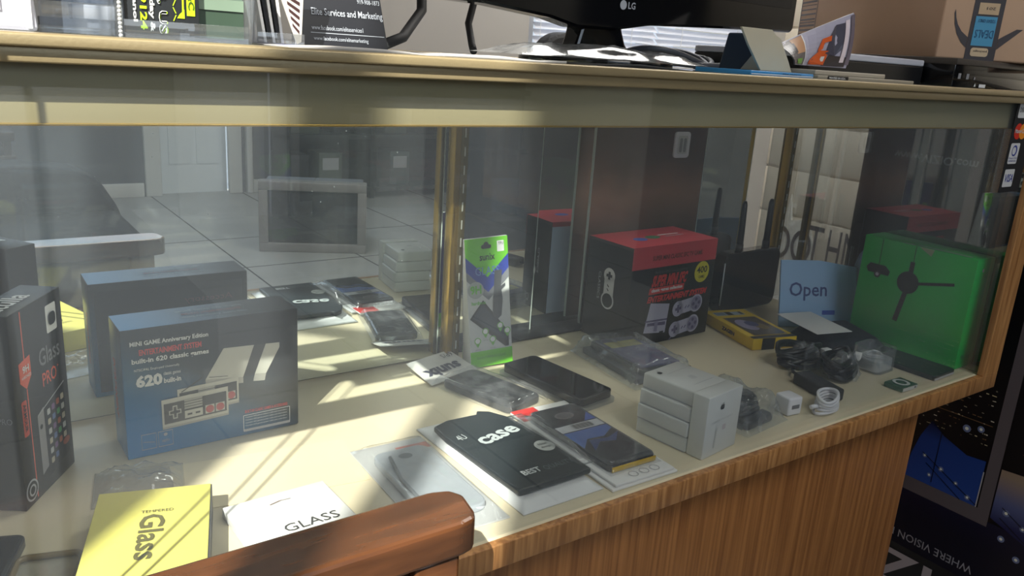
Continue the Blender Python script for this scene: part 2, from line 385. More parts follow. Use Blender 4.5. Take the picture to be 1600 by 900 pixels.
# wall behind the counter with a window and its blind
WY = 2.5
mb = MB(); mb.box((-2.5, WY, 0), (1.83, WY+0.12, H), M_WALLW); mb.box((3.1, WY, 0), (5.2, WY+0.12, H), M_WALLW)
mb.box((1.83, WY, 0), (3.1, WY+0.12, 0.85), M_WALLW); mb.box((1.83, WY, 2.2), (3.1, WY+0.12, H), M_WALLW)
struct('wall_back', mb)
w3 = MB()
for (p, q) in (((1.83, WY+0.04, 0.85), (1.88, WY+0.09, 2.2)), ((3.05, WY+0.04, 0.85), (3.1, WY+0.09, 2.2)), ((1.88, WY+0.04, 0.85), (3.05, WY+0.09, 0.9)), ((1.88, WY+0.04, 2.15), (3.05, WY+0.09, 2.2)), ((2.44, WY+0.05, 0.9), (2.48, WY+0.09, 2.15))): w3.box(p, q, M_WHITE, 0.003)
w3.box((1.88, WY+0.062, 0.9), (3.05, WY+0.066, 2.15), MATS['window_glass'])
win = struct('window_3', w3)
mt, N, L, P = base_mat('blind_slat')
P.inputs['Base Color'].default_value = (0.80, 0.81, 0.86, 1); P.inputs['Roughness'].default_value = 0.5
tl = N.new('ShaderNodeBsdfTranslucent'); tl.inputs[0].default_value = (0.8, 0.82, 0.88, 1); mx = N.new('ShaderNodeMixShader'); mx.inputs[0].default_value = 0.55
L.new(P.outputs[0], mx.inputs[1]); L.new(tl.outputs[0], mx.inputs[2]); L.new(mx.outputs[0], N['Material Output'].inputs[0])
M_SLAT = mt
mb = MB()
z = 0.87; q = 0
while z < 2.19:
    sag = 0.004*math.sin(q*1.3)
    for a, b in ((1.85, 2.46), (2.47, 3.08)):
        n = 6
        for i in range(n):
            xa = a+(b-a)*i/n; xb = a+(b-a)*(i+1)/n; da = sag*math.sin(math.pi*i/n); db = sag*math.sin(math.pi*(i+1)/n)
            mb.face([(xa, WY-0.012, z+da), (xb, WY-0.012, z+db), (xb, WY+0.010, z+0.0225+db), (xa, WY+0.010, z+0.0225+da)], M_SLAT)
    z += 0.024; q += 1
for x in (1.87, 2.0, 2.32, 2.6, 2.94): mb.box((x, WY-0.015, 0.86), (x+0.002, WY-0.014, 2.2), M_WHITE)
mb.box((1.84, WY-0.02, 0.862), (3.09, WY+0.012, 0.872), M_WHITE, 0.002)
bl = obj('window_blind', mb); tag(bl, 'white horizontal slat blind hanging in the window behind the monitor', 'blind')

# lettering, and a white sheet standing in for sunlight, beyond the case's end, seen past the standards
ls = thing('lettered_sign', 'grey letters on the plank wall beyond the standards, over a white sheet shaped as a sunlit patch', 'sign', (3.27, 2.36, 0.0008))
mb = MB(); mb.prism(F((0, 0, 0), (0, -1, 0), (0, 0, 1), (-1, 0, 0)), [(0, 0), (0.21, 0), (0.205, 0.28), (0.155, 0.42), (0.06, 0.40), (0.04, 0.52), (0.0, 0.24)], -0.01, mat('sun_patch_white', srgb(244, 242, 236), 0.5)); obj('board', mb, ls)  # white sheet cut to the outline of sunlight on the wall
g = ink(srgb(92, 86, 88)); fr = F((-0.002, 0, 0), (0, -1, 0), (0, 0, 1), (-1, 0, 0))
for k, u in enumerate((0.022, 0.136)):
    mb = MB(); mb.ring(fr, u, 0.29, 0.078, 0.022, g, asp=0.68, off=0.002); mb.ring(fr, u, 0.29, 0.078, 0.022, g, asp=0.68, off=0.0035); obj('letter', mb, ls)
for t_, a_, b_ in (('T', 0.165, 0.245), ('H', 0.270, 0.335), ('N', 0.350, 0.425)):
    mb = MB(); mb.text(fr, t_, a_, 0.23, b_, 0.40, g, 0.0, off=0.002); obj('letter', mb, ls)

# ================================================================ DISPLAY CASE
case = thing('display_case', 'long glass and wood display case with mirrored sliding back doors', 'display case', (0, 0, 0))
XL, XR = -0.46, 1.392
mb = MB(); mb.box((XL, 0.575, 0.0), (1.222, 1.06, 0.594), M_WOOD, 0.001); obj('base_cabinet', mb, case)
mb = MB(); mb.box((XL, 0.556, 0.596), (XR, 1.075, 0.62), M_DECK, 0.0008)
mb.box((1.357, 0.5605, 0.62), (1.3585, 0.70, 0.6203), ink(srgb(60, 56, 46))); obj('deck', mb, case)
mb = MB(); mb.box((XL, 0.546, 0.594), (XR, 0.556, 0.6205), M_TRIM, 0.001); obj('deck_edge', mb, case, None)
mb = MB(); mb.prism(F((0, 0.556, 0), (1, 0, 0), (0, 0, 1)), [(1.343, 0.6205), (1.392, 0.6205), (1.392, 1.047), (1.343, 1.047)], 0.010, M_TRIM, bev=0.0008)
mb.box((1.386, 0.5565, 0.6205), (1.398, 0.566, 1.047), M_TRIM, 0.0008); obj('end_post', mb, case)
mb = MB(); mb.box((XL, 0.560, 0.6202), (1.343, 0.5640, 1.0465), M_PANE); obj('front_glass', mb, case)
mb = MB(); mb.box((XR-0.004, 0.566, 0.6202), (XR, 1.05, 1.046), M_ENDG); obj('end_glass', mb, case)
mb = MB(); mb.box((XL, 0.59, 1.056), (XR+0.006, 1.055, 1.062), M_TOPG); obj('top_glass', mb, case)
mb = MB()
mb.box((XL, 0.544, 1.0555), (XR+0.01, 0.590, 1.0630), M_RAIL, 0.0016, 3)
mb.box((XL, 0.549, 1.0465), (XR+0.008, 0.588, 1.0560), M_RAIL, 0.0012, 2)
mb.box((XL, 0.567, 1.0105), (XR, 0.572, 1.0465), M_RAIL2, 0.0008)
mb.box((XL, 0.5660, 1.0095), (XR, 0.5735, 1.0112), M_BRASS, 0.0005)
obj('top_rail', mb, case)
mb = MB(); mb.box((XR-0.006, 0.588, 1.046), (XR+0.008, 1.055, 1.0625), M_RAIL, 0.001); mb.box((XL, 1.046, 1.046), (XR+0.006, 1.075, 1.0625), M_RAIL, 0.001)
mb.box((XL, 1.0, 1.0375), (XR, 1.070, 1.046), M_BRASSD); obj('rear_rail', mb, case)
mb = MB(); mb.box((XL, 1.002, 0.62), (XR-0.004, 1.065, 0.6232), M_BLACK, 0.0005); obj('door_track', mb, case)
mb = MB(); mb.box((XL, 0.56, 0.62), (XL+0.012, 1.03, 1.046), M_WOOD); obj('end_panel', mb, case)
M_SMOKE = grad_mat('smoked_brown_panel', (0, 0, 1), [(0.16, srgb(56, 42, 38)), (0.27, srgb(150, 112, 92)), (0.34, srgb(96, 72, 62)), (0.44, srgb(40, 32, 34))], 0.25, 0.10)  # lighter band is a brown glow painted into the panel colour
e = ink(srgb(176, 186, 178), 0.3)
for i, (a, b, y, yaw) in enumerate(((XL+0.012, 0.598, 0.996, 0), (0.585, 0.802, 1.036, 0), (0.790, 0.930, 1.050, -0.8), (1.165, 1.322, 1.040, 0))):
    mb = MB(); w_ = b-a; mb.box((0, 0, 0), (w_, 0.004, 0.4165), M_MIRROR)
    mb.box((w_-0.0008, -0.0002, 0), (w_+0.0006, 0.004, 0.4165), e)
    obj('mirror_door', mb, case, (a, y, 0.6235), math.radians(yaw))
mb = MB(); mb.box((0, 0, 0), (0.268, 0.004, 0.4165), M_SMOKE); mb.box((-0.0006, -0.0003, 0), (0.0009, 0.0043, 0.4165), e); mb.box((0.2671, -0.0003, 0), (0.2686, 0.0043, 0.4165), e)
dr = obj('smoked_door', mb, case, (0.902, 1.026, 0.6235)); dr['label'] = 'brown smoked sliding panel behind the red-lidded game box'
mb = MB(); pf = F((0.184, 0, 0.2865), (1, 0, 0), (0, 0, 1))
mb.prism(pf, rr_pts(-0.002, -0.002, 0.036, 0.044, 0.006), 0.004, M_WHITEP, bev=0.001)
mb.rrect(pf, 0.0045, 0.005, 0.0295, 0.037, 0.004, mat('pull_plate', srgb(205, 205, 206), 0.4), off=0.0043)
for u in (0.009, 0.019): mb.rrect(pf, u, 0.008, u+0.007, 0.033, 0.003, mat('pull_recess', srgb(150, 150, 152), 0.5), off=0.0046)
o = obj('finger_pull', mb, dr); o['label'] = 'white plastic finger pull stuck high on the panel'
def standard(x, y, flip=1):
    mb = MB()
    mb.box((x, y, 0.6235), (x+0.011, y+0.002, 1.040), M_BRASS, 0.0003)
    mb.box((x-0.0015*flip, y-0.004, 0.6235), (x+0.0015, y+0.012, 1.040), M_BRASS, 0.0003)
    mb.box((x+0.011, y-0.001, 0.6235), (x+0.022, y+0.006, 1.040), M_BRASSD, 0.0003)
    mb.box((x-0.002, y+0.010, 0.6235), (x+0.020, y+0.014, 1.040), M_BRASSD, 0.0003)
    z = 0.64
    while z < 1.03:
        mb.box((x+0.0155, y-0.0014, z), (x+0.0175, y-0.0009, z+0.013), M_SLOT); z += 0.026
    obj('shelf_standard', mb, case)
standard(0.600, 0.974); standard(1.372, 0.996)
mb = MB(); mb.box((1.462, 0.995, 0.0), (1.484, 1.003, 1.046), M_BRASSD, 0.0005); mb.box((1.470, 0.993, 0.0), (1.474, 0.996, 1.046), M_BRASS); obj('rear_post', mb, case)
# card-brand strip at the right end of the front glass, four small signs
mb = MB(); y = 0.5592
pf = F((1.279, y, 0.918), (1, 0, 0), (0, 0, 1))
A = [(0.010, 0.0), (0.062, 0.0), (0.082, 0.136), (0.024, 0.136)]
A = [(0.0, 0.0), (0.062, 0.0), (0.062, 0.136), (0.0, 0.136)]
mb.prism(pf, A, 0.0006, M_BLKM)
wht = ink(srgb(205, 205, 205)); rd = ink(srgb(200, 50, 36)); og = ink(srgb(228, 140, 44)); bl_ = ink(srgb(48, 62, 140))
mb.rrect(pf, 0.006, 0.108, 0.046, 0.132, 0.003, wht, off=0.0009); mb.text(pf, 'DISCOVER', 0.009, 0.116, 0.043, 0.123, ink(srgb(50, 50, 50)), off=0.0012); mb.poly(pf, [(0.024, 0.109), (0.045, 0.109), (0.045, 0.116)], og, off=0.0011)
mb.disc(pf, 0.018, 0.089, 0.0115, rd, off=0.0009); mb.disc(pf, 0.033, 0.089, 0.0115, og, off=0.0011); mb.text(pf, 'MasterCard', 0.008, 0.0865, 0.043, 0.0925, wht, 0.01, off=0.0014)
mb.rrect(pf, 0.006, 0.042, 0.034, 0.072, 0.003, wht, off=0.0009); mb.disc(pf, 0.020, 0.061, 0.008, bl_, off=0.0011); mb.disc(pf, 0.0185, 0.061, 0.0055, wht, off=0.0013); mb.text(pf, 'Diners Club', 0.008, 0.049, 0.032, 0.052, bl_, off=0.0011); mb.text(pf, 'INTERNATIONAL', 0.008, 0.045, 0.032, 0.0475, bl_, off=0.0011)
mb.rrect(pf, 0.006, 0.008, 0.036, 0.034, 0.002, wht, off=0.0009); mb.text(pf, 'VISA', 0.008, 0.015, 0.034, 0.027, bl_, 0.02, 0.002, off=0.0011)
tag(obj('payment_card_sticker', mb), 'black strip of payment card stickers on the right end of the front glass', 'sticker')

# ================================================================ THINGS ON THE DECK, LEFT TO RIGHT
RED = ink(srgb(205, 52, 50)); ORG = ink(srgb(222, 92, 60)); WHT = ink(srgb(225, 225, 225)); GRY = ink(srgb(120, 120, 124)); DGR = ink(srgb(40, 42, 46)); LGR = ink(srgb(176, 176, 180)); BLK = ink(srgb(14, 14, 16))
D0 = DECK+0.0004
# --- tall black screen protector box
W, D, H_ = 0.098, 0.038, 0.195
mb = MB(); mb.box((0, 0, 0), (W, D, H_), mat('black_box_card', srgb(24, 21, 20), 0.45), 0.0008)
f = front()
mb.line(f, 0.021, 0.004, 0.021, 0.073, 0.0016, ORG); mb.line(f, 0.021, 0.12, 0.021, 0.193, 0.0016, ORG)
mb.poly(f, [(0.011, 0.145), (0.031, 0.148), (0.031, 0.128), (0.021, 0.117), (0.011, 0.126)], ORG)
mb.line(f, 0.021, 0.117, 0.021, 0.07, 0.0016, ORG)
mb.text(f, '9H', 0.0155, 0.134, 0.0265, 0.141, WHT, 0.02, off=0.0012); mb.text(f, 'HARDNESS', 0.013, 0.1285, 0.029, 0.1315, WHT, off=0.0012)
mb.rrect(f, 0.009, 0.072, 0.018, 0.108, 0.002, ink(srgb(196, 70, 44)));
f90 = F(f.p(0.0105, 0.105, 0), (0, 0, -1), (1, 0, 0)); mb.text(f90, 'ARMOUR', 0, 0, 0.028, 0.0055, BLK, 0.02)
mb.rrect(f, 0.066, 0.156, 0.086, 0.184, 0.002, WHT); mb.rrect(f, 0.069, 0.163, 0.083, 0.176, 0.005, BLK, off=0.0012)
mb.text(f, 'Glass', 0.046, 0.128, 0.086, 0.146, GRY, 0.01); mb.text(f, 'PRO', 0.049, 0.107, 0.076, 0.121, ORG, 0.01); mb.text(f, '+', 0.078, 0.117, 0.081, 0.120, ORG)
mb.text(f, 'SHATTERPROOF TEMPERED GLASS', 0.045, 0.149, 0.088, 0.1515, DGR); mb.text(f, 'SCREEN PROTECTOR FOR', 0.050, 0.100, 0.082, 0.1025, DGR)
mb.poly(f, [(0.034, 0.02), (0.046, 0.024), (0.046, 0.088), (0.034, 0.083)], ink(srgb(150, 148, 150))); mb.poly(f, [(0.046, 0.012), (0.088, 0.020), (0.088, 0.098), (0.046, 0.088)], BLK, off=0.0006)
mb.line(f, 0.034, 0.083, 0.088, 0.098, 0.0012, LGR, off=0.0008); mb.disc(f, 0.0385, 0.070, 0.0025, BLK, off=0.0009)
cols = [srgb(190, 190, 190), srgb(80, 150, 90), srgb(90, 110, 160), srgb(190, 180, 160), srgb(170, 90, 60), srgb(120, 80, 130)]
for r in range(6):
    for c in range(4):
        if (r == 5 and c > 1): continue
        x = 0.051+c*0.0092; z = 0.076-r*0.0105+c*0.0016
        mb.rrect(f, x, z, x+0.006, z+0.0062, 0.0012, ink(cols[(r*3+c*5) % 6]), off=0.0009, n=2)
mb.disc(f, 0.083, 0.034, 0.007, ink(srgb(160, 76, 44)), off=0.001, rb=0.004); mb.disc(f, 0.012, 0.016, 0.011, LGR, off=0.0006); mb.disc(f, 0.012, 0.016, 0.009, BLK, off=0.0008); mb.ring(f, 0.012, 0.016, 0.006, 0.002, LGR, off=0.001)
t = topf(H_); tt = F(t.p(0.002, 0.004, 0), (1, 0, 0), (0, 1, 0)); mb.text(tt, 'atulla', 0.004, 0.006, 0.062, 0.026, WHT, 0.02)
b = backf(W, D); mb.text(b, 'SUNIX', 0.02, 0.16, 0.07, 0.172, ink(srgb(150, 44, 36)), 0.02); mb.rect(b, 0.01, 0.02, 0.088, 0.13, DGR)
l = leftf(D); mb.text(l, 'Glass PRO', 0.004, 0.09, 0.034, 0.096, GRY)
ang = math.atan2(0.083, 0.053)
tag(obj('screen_protector_box', mb, None, (0.044, 0.815, D0), ang), 'tall black screen protector box with orange shield, leftmost in the case', 'box')

# --- 620-game console box
W, D, H_ = 0.191, 0.056, 0.147
blu = srgb(0, 132, 204); mb = MB()
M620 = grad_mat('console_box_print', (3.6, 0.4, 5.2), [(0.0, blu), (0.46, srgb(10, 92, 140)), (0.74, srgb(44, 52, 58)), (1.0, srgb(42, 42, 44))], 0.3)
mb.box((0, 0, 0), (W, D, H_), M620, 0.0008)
f = front()
def U(fx): return fx*W
def V(fz): return fz*H_
tl_ = ink(srgb(216, 216, 216))
mb.text(f, 'MINI GAME Anniversary Edition', U(.045), V(.865), U(.465), V(.91), tl_, 0.03)
mb.text(f, 'ENTERTAINMENT SYSTEM', U(.09), V(.80), U(.425), V(.845), RED, 0.03)
mb.text(f, 'built-in 620 classic games', U(.05), V(.73), U(.465), V(.78), tl_, 0.03)
mb.text(f, 'NTSC/PAL Employed Universally', U(.06), V(.675), U(.30), V(.70), tl_)
mb.text(f, '620', U(.065), V(.555), U(.205), V(.65), tl_, 0.05); mb.text(f, 'classic games', U(.212), V(.615), U(.305), V(.65), tl_, 0.01); mb.text(f, 'built-in', U(.212), V(.56), U(.305), V(.60), tl_, 0.03)
lg = ink(srgb(188, 186, 176)); lg2 = ink(srgb(158, 156, 148)); dk = ink(srgb(44, 42, 42))
mb.poly(f, [(U(.44), V(.53)), (U(.66), V(.50)), (U(.73), V(.75)), (U(.55), V(.76))], lg); mb.poly(f, [(U(.66), V(.50)), (U(.73), V(.51)), (U(.80), V(.745)), (U(.73), V(.75))], dk, 0.0006)
mb.poly(f, [(U(.73), V(.51)), (U(.80), V(.50)), (U(.885), V(.70)), (U(.885), V(.74)), (U(.80), V(.745))], lg); mb.poly(f, [(U(.44), V(.53)), (U(.44), V(.48)), (U(.66), V(.45)), (U(.66), V(.50))], lg2)
mb.poly(f, [(U(.73), V(.51)), (U(.72), V(.45)), (U(.79), V(.44)), (U(.80), V(.50))], lg2); mb.line(f, U(.46), V(.545), U(.57), V(.53), 0.0006, dk, 0.0007)
def nespad(u0, v0, w_, h_, sl, off):
    g = lambda a, b: (u0+a*w_, v0+b*h_+a*sl)
    q = lambda a, b, c, d, m_, o: mb.poly(f, [g(a, b), g(c, b), g(c, d), g(a, d)], m_, off+o)
    mb.poly(f, [g(0, 0), g(1, 0), g(1, 1), g(0, 1)], lg, off); mb.poly(f, [g(0, -0.08), g(1, -0.08), g(1, 0), g(0, 0)], lg2, off)
    q(.03, .1, .97, .84, dk, .0002)
    q(.10, .40, .28, .56, lg, .0004); q(.155, .24, .225, .72, lg, .0004); q(.115, .43, .265, .53, dk, .0005); q(.17, .28, .21, .68, dk, .0005)
    for k in range(4): q(.33, .50+.095*k, .60, .57+.095*k, lg2, .0004)
    q(.33, .16, .60, .44, lg, .0004); q(.37, .26, .44, .33, dk, .0006); q(.49, .26, .56, .33, dk, .0006)
    for a in (.64, .80):
        q(a, .16, a+.14, .47, lg, .0004); c = g(a+.07, .315); mb.disc(f, c[0], c[1], 0.0046, ink(srgb(172, 70, 66)), off+.0006, 14)
nespad(U(.28), V(.29), U(.35), V(.20), V(.02), 0.0008)
nespad(U(.19), V(.21), U(.375), V(.22), V(.02), 0.0020)
mb.line(f, U(.30), V(.47), U(.42), V(.56), 0.001, BLK, 0.0028)
mb.text(f, 'BUILT-IN CLASSIC GAMES & ACCESSORIES', U(.665), V(.19), U(.93), V(.215), RED, 0.02)
mb.line(f, U(.655), V(.035), U(.655), V(.17), 0.0006, WHT); mb.line(f, U(.945), V(.035), U(.945), V(.175), 0.0006, WHT); mb.line(f, U(.655), V(.17), U(.945), V(.175), 0.0006, WHT); mb.rect(f, U(.655), V(.03), U(.945), V(.052), LGR)
for k in range(4): mb.text(f, 'Contains 620 games power cable and controllers', U(.665), V(.147-.024*k), U(.925), V(.160-.024*k), WHT, off=0.001)
for k, x in enumerate((.075, .165)):
    for (a, b, c, d) in ((x, .055, x+.08, .060), (x, .175, x+.08, .180), (x, .055, x+.002, .18), (x+.078, .055, x+.08, .18)): mb.rect(f, U(a), V(b), U(c), V(d), LGR)
mb.line(f, U(.085), V(.12), U(.145), V(.105), 0.0006, LGR); mb.disc(f, U(.205), V(.15), 0.002, LGR); mb.text(f, 'HDTV', U(.185), V(.09), U(.225), V(.11), LGR)
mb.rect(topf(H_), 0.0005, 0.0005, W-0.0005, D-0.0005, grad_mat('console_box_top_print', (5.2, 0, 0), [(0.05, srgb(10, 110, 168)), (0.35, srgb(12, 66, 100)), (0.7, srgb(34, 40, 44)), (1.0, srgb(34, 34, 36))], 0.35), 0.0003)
t = F((W, D, H_), (-1, 0, 0), (0, -1, 0), (0, 0, 1)); dmr = ink(srgb(120, 70, 74)); dw = ink(srgb(120, 132, 138))
mb.text(t, 'MINI GAME Anniversary Edition', W*.28, D*.62, W*.66, D*.76, dw); mb.text(t, 'ENTERTAINMENT SYSTEM', W*.30, D*.44, W*.64, D*.55, dmr, 0.02); mb.text(t, 'built-in 620 classic games', W*.28, D*.24, W*.66, D*.38, dw)
l = leftf(D); lr = F(l.p(D*.28, H_*.72, 0), (0, 0, -1), (0, -1, 0), (-1, 0, 0)); mb.text(lr, 'ENTERTAINMENT', 0, 0, H_*.46, D*.20, RED, 0.03)
b = backf(W, D); mb.rect(b, 0.006, 0.006, W-0.006, H_-0.01, ink(srgb(26, 34, 42))); mb.text(b, 'Accessory', 0.02, 0.11, 0.08, 0.12, dmr)
mb.box((W-0.0006, 0.001, 0.001), (W+0.0006, D-0.001, H_-0.001), ink(srgb(60, 58, 58)))
tag(obj('game_console_box', mb, None, (0.145, 0.8755, D0), math.radians(0.8)), 'blue and black boxed retro game console with 620 built-in games', 'game box')

# --- yellow tempered glass box
YEL = mat('yellow_card', srgb(228, 220, 112), 0.55, var=0.04)
W, D, H_ = 0.098, 0.165, 0.030
mb = MB(); mb.box((0, 0, 0), (W, D, H_), YEL, 0.0008); mb.box((W-0.0003, 0.0005, 0.0), (W+0.0010, D, H_-0.001), DGR)
t = topf(H_); ol = ink(srgb(96, 90, 44))
mb.text(t, 'TEMPERED', 0.040, 0.121, 0.067, 0.1255, ol)
tr_ = F(t.p(0.040, 0.118, 0), (0, -1, 0), (1, 0, 0), (0, 0, 1)); mb.text(tr_, 'Glass', 0, 0, 0.070, 0.021, ol, 0.02)
pass
tag(obj('yellow_glass_box', mb, None, (0.051, 0.605, D0), math.radians(-17)), 'flat yellow tempered glass box with olive lettering', 'box')
# --- white GLASS box
W, D, H_ = 0.104, 0.140, 0.010
WBX = mat('bright_white_card', srgb(240, 240, 236), 0.5)
mb = MB(); mb.box((0, 0, 0), (W, D, H_), WBX, 0.0008); t = topf(H_)
mb.text(t, 'GLASS', 0.036, 0.068, 0.090, 0.081, ink(srgb(70, 70, 70))); mb.text(t, 'SCREEN PROTECTOR', 0.056, 0.062, 0.080, 0.0645, LGR)
mb.line(t, 0.040, 0.121, 0.052, 0.124, 0.0015, ink(srgb(120, 100, 86))); mb.line(t, 0.052, 0.124, 0.062, 0.123, 0.0008, ink(srgb(120, 100, 86)))
tag(obj('white_glass_box', mb, None, (0.203, 0.578, D0), math.radians(2)), 'white box lettered GLASS lying half behind the wooden arm', 'box')

# --- small phone at the far left, clear case outline, plastic wrap, loose sheet
def slab_phone(mb, w_, d, h, body, glass, r=0.009, z=0.0):
    mb.prism(F((0, 0, z), (1, 0, 0), (0, 1, 0)), rr_pts(0, 0, w_, d, r), h, body, bev=0.0012)
    mb.rrect(F((0, 0, z+h), (1, 0, 0), (0, 1, 0)), 0.004, 0.004, w_-0.004, d-0.004, r*0.6, glass, off=0.0003)
mb = MB(); slab_phone(mb, 0.065, 0.10, 0.009, M_BLACK, M_BLKG); mb.cyl((0.0325, 0.012, 0.0093), 0.0045, 0.0004, GRY)
tag(obj('black_phone', mb, None, (-0.056, 0.688, D0), math.radians(-20)), 'black phone lying in the bottom left corner of the case', 'phone')
mb = MB()
fr_ = rr_pts(0, 0, 0.050, 0.080, 0.008)
mb.tube([(a, b, 0.003) for a, b in fr_], 0.0028, mat('amber_rim', srgb(120, 104, 70), 0.3), 8, True)
mb.prism(F((0, 0, 0.0), (1, 0, 0), (0, 1, 0)), fr_, 0.0012, M_BAGC)
tag(obj('clear_phone_case', mb, None, (0.006, 0.655, D0), math.radians(-17)), 'clear phone case with an amber rim left of the yellow box', 'phone case')
mb = MB(); heightmap(mb, 0.085, 0.07, crumple(3, 0.014, 4, 0.004, 0.2), M_BAGC, 26, 26)
tag(obj('plastic_wrap', mb, None, (0.095, 0.790, D0), math.radians(-12)), 'crumpled clear plastic wrap behind the yellow box', 'plastic wrap')
mb = MB(); mb.box((0, 0, 0), (0.19, 0.10, 0.0006), mat('cream_paper', srgb(222, 210, 176), 0.6))
tag(obj('paper_sheet', mb, None, (0.165, 0.742, D0), math.radians(-8)), 'cream paper sheet lying in front of the console box', 'paper')

# --- clear blister with a pale case
W, D = 0.090, 0.198
mb = MB(); mb.box((0, 0, 0), (W, D, 0.0008), mat('pale_insert', srgb(196, 196, 192), 0.5))
rc = ink(srgb(196, 120, 110)); f0 = F((0, 0, 0.0008), (1, 0, 0), (0, 1, 0))
mb.rect(f0, 0.050, 0.170, W, 0.184, rc)
blist = thing('phone_case_package', 'clear blister pack with a pale grey phone case and faded red label', 'package', (0.352, 0.583, D0), math.radians(-2))
obj('backing_card', mb, blist)
mb = MB(); mb.prism(F((0, 0, 0.001), (1, 0, 0), (0, 1, 0)), rr_pts(0.012, 0.022, 0.080, 0.168, 0.014), 0.008, mat('pale_grey_case', srgb(176, 182, 186), 0.35), bev=0.003)
mb.disc(F((0, 0, 0.009), (1, 0, 0), (0, 1, 0)), 0.046, 0.148, 0.008, ink(srgb(110, 116, 120)), rb=0.006)
mb.tube([(0.018, 0.03, 0.0095), (0.018, 0.10, 0.0105), (0.028, 0.15, 0.0105)], 0.002, ink(srgb(120, 126, 130)), 8)
obj('phone_case', mb, blist)
mb = MB(); heightmap(mb, W, D, lambda u, v: 0.0022+0.0105*max(0, min(1, min(u, 1-u)*9))*max(0, min(1, min(v, 1-v)*12))+0.001*noise.noise(Vector((u*7, v*9, 2))), M_BAGC, 26, 40, close=False)
obj('blister', mb, blist)

# --- white pack with a black pouch, BEST QUALITY
W, D = 0.108, 0.220
pk = thing('black_case_package', 'white plastic pack with a black pouch lettered BEST QUALITY', 'package', (0.456, 0.576, D0), math.radians(0.5))
mb = MB(); heightmap(mb, W, D, crumple(11, 0.004, 3, 0.004, 0.08), mat('white_film', srgb(226, 228, 228), 0.3), 30, 50); obj('bag', mb, pk)
mb = MB(); out = [(0.008, 0.020), (0.112, 0.020), (0.112, 0.10), (0.108, 0.17), (0.094, 0.196), (0.080, 0.204), (0.074, 0.196), (0.030, 0.198), (0.006, 0.190), (0.004, 0.16)]
mb.prism(F((0, 0, 0.0095), (1, 0, 0), (0, 1, 0)), [(a*0.95, b) for a, b in out], 0.007, mat('black_pouch', srgb(30, 38, 42), 0.35, 0, 0.5, 0.1, 30, 0.25, 60), bev=0.002)
t = F((0, 0, 0.0172), (1, 0, 0), (0, 1, 0)); sv = ink(srgb(178, 186, 186))
ta = math.radians(12)
tf1 = F(t.p(0.032, 0.118, 0), (math.cos(ta), math.sin(ta), 0), (-math.sin(ta), math.cos(ta), 0))
mb.text(tf1, 'case', 0, 0, 0.062, 0.018, sv, 0.03); mb.text(tf1, '4U', -0.014, 0.026, -0.002, 0.038, sv, 0.0)
mb.text(t, 'BEST', 0.030, 0.040, 0.054, 0.050, ink(srgb(205, 210, 210)), 0.03); mb.text(t, 'QUALITY', 0.058, 0.038, 0.099, 0.048, ink(srgb(96, 104, 108)), 0.0)
mb.disc(t, 0.092, 0.086, 0.012, ink(srgb(186, 190, 186)), rb=0.013); mb.text(t, 'New', 0.086, 0.088, 0.098, 0.093, DGR); mb.text(t, 'design', 0.085, 0.080, 0.099, 0.085, DGR)
obj('pouch', mb, pk)
mb = MB(); heightmap(mb, 0.022, 0.14, crumple(4, 0.008, 4, 0.008, 0.3), M_BAGC, 10, 30, z0=0.010); o = obj('bag_fold', mb, pk, (0.098, 0.03, 0.006))

# --- red and gold phone package
W, D = 0.088, 0.206
pk = thing('gold_phone_package', 'white card package with red corners, barcode label and gold-edged phone', 'package', (0.574, 0.568, D0), math.radians(-1))
mb = MB(); mb.box((-0.006, -0.002, 0), (W+0.004, D-0.02, 0.003), M_WHITE, 0.0008); obj('under_card', mb, pk)
mb = MB(); mb.box((0, 0, 0.0035), (W, D, 0.0065), M_WHITE, 0.0008); f0 = F((0, 0, 0.0065), (1, 0, 0), (0, 1, 0))
mb.rect(f0, 0, D-0.032, 0.036, D, RED); mb.text(f0, 'HARD CASE', 0.004, D-0.020, 0.032, D-0.012, ink(srgb(150, 30, 30))); mb.poly(f0, [(W-0.02, 0.092), (W, 0.082), (W, 0.112), (W-0.02, 0.118)], RED)
for k in range(3): mb.ring(f0, 0.034+0.016*k, 0.010, 0.006, 0.001, LGR)
obj('card', mb, pk)
mb = MB(); z = 0.0068
mb.prism(F((0, 0, z), (1, 0, 0), (0, 1, 0)), rr_pts(0.010, 0.022, 0.080, 0.180, 0.008), 0.008, mat('phone_artwork', srgb(34, 36, 46), 0.15, 0, 0.6), bev=0.0015)
t = F((0, 0, z+0.008), (1, 0, 0), (0, 1, 0))
mb.disc(t, 0.045, 0.152, 0.014, ink(srgb(120, 112, 112), 0.3), rb=0.009); mb.disc(t, 0.045, 0.152, 0.011, ink(srgb(86, 80, 84), 0.3), 0.0007, rb=0.007)
mb.poly(t, [(0.012, 0.112), (0.078, 0.112), (0.078, 0.128), (0.012, 0.128)], ink(srgb(205, 205, 208)))
for k in range(16): mb.rect(t, 0.034+0.0019*k, 0.114, 0.034+0.0019*k+(0.0011 if k % 3 else 0.0006), 0.126, BLK, 0.0008)
mb.poly(t, [(0.012, 0.070), (0.030, 0.088), (0.055, 0.086), (0.078, 0.100), (0.078, 0.110), (0.012, 0.110)], ink(srgb(70, 104, 176), 0.3)); mb.poly(t, [(0.020, 0.060), (0.040, 0.076), (0.060, 0.070), (0.078, 0.088), (0.055, 0.080), (0.030, 0.084)], ink(srgb(40, 60, 120), 0.3), 0.0007)
mb.poly(t, [(0.060, 0.130), (0.078, 0.130), (0.078, 0.150)], ink(srgb(90, 110, 190), 0.3))
mb.box((0.012, 0.0205, z+0.001), (0.078, 0.0222, z+0.007), mat('gold_edge', srgb(222, 184, 60), 0.25, 0.6), 0.0005)
obj('phone', mb, pk)
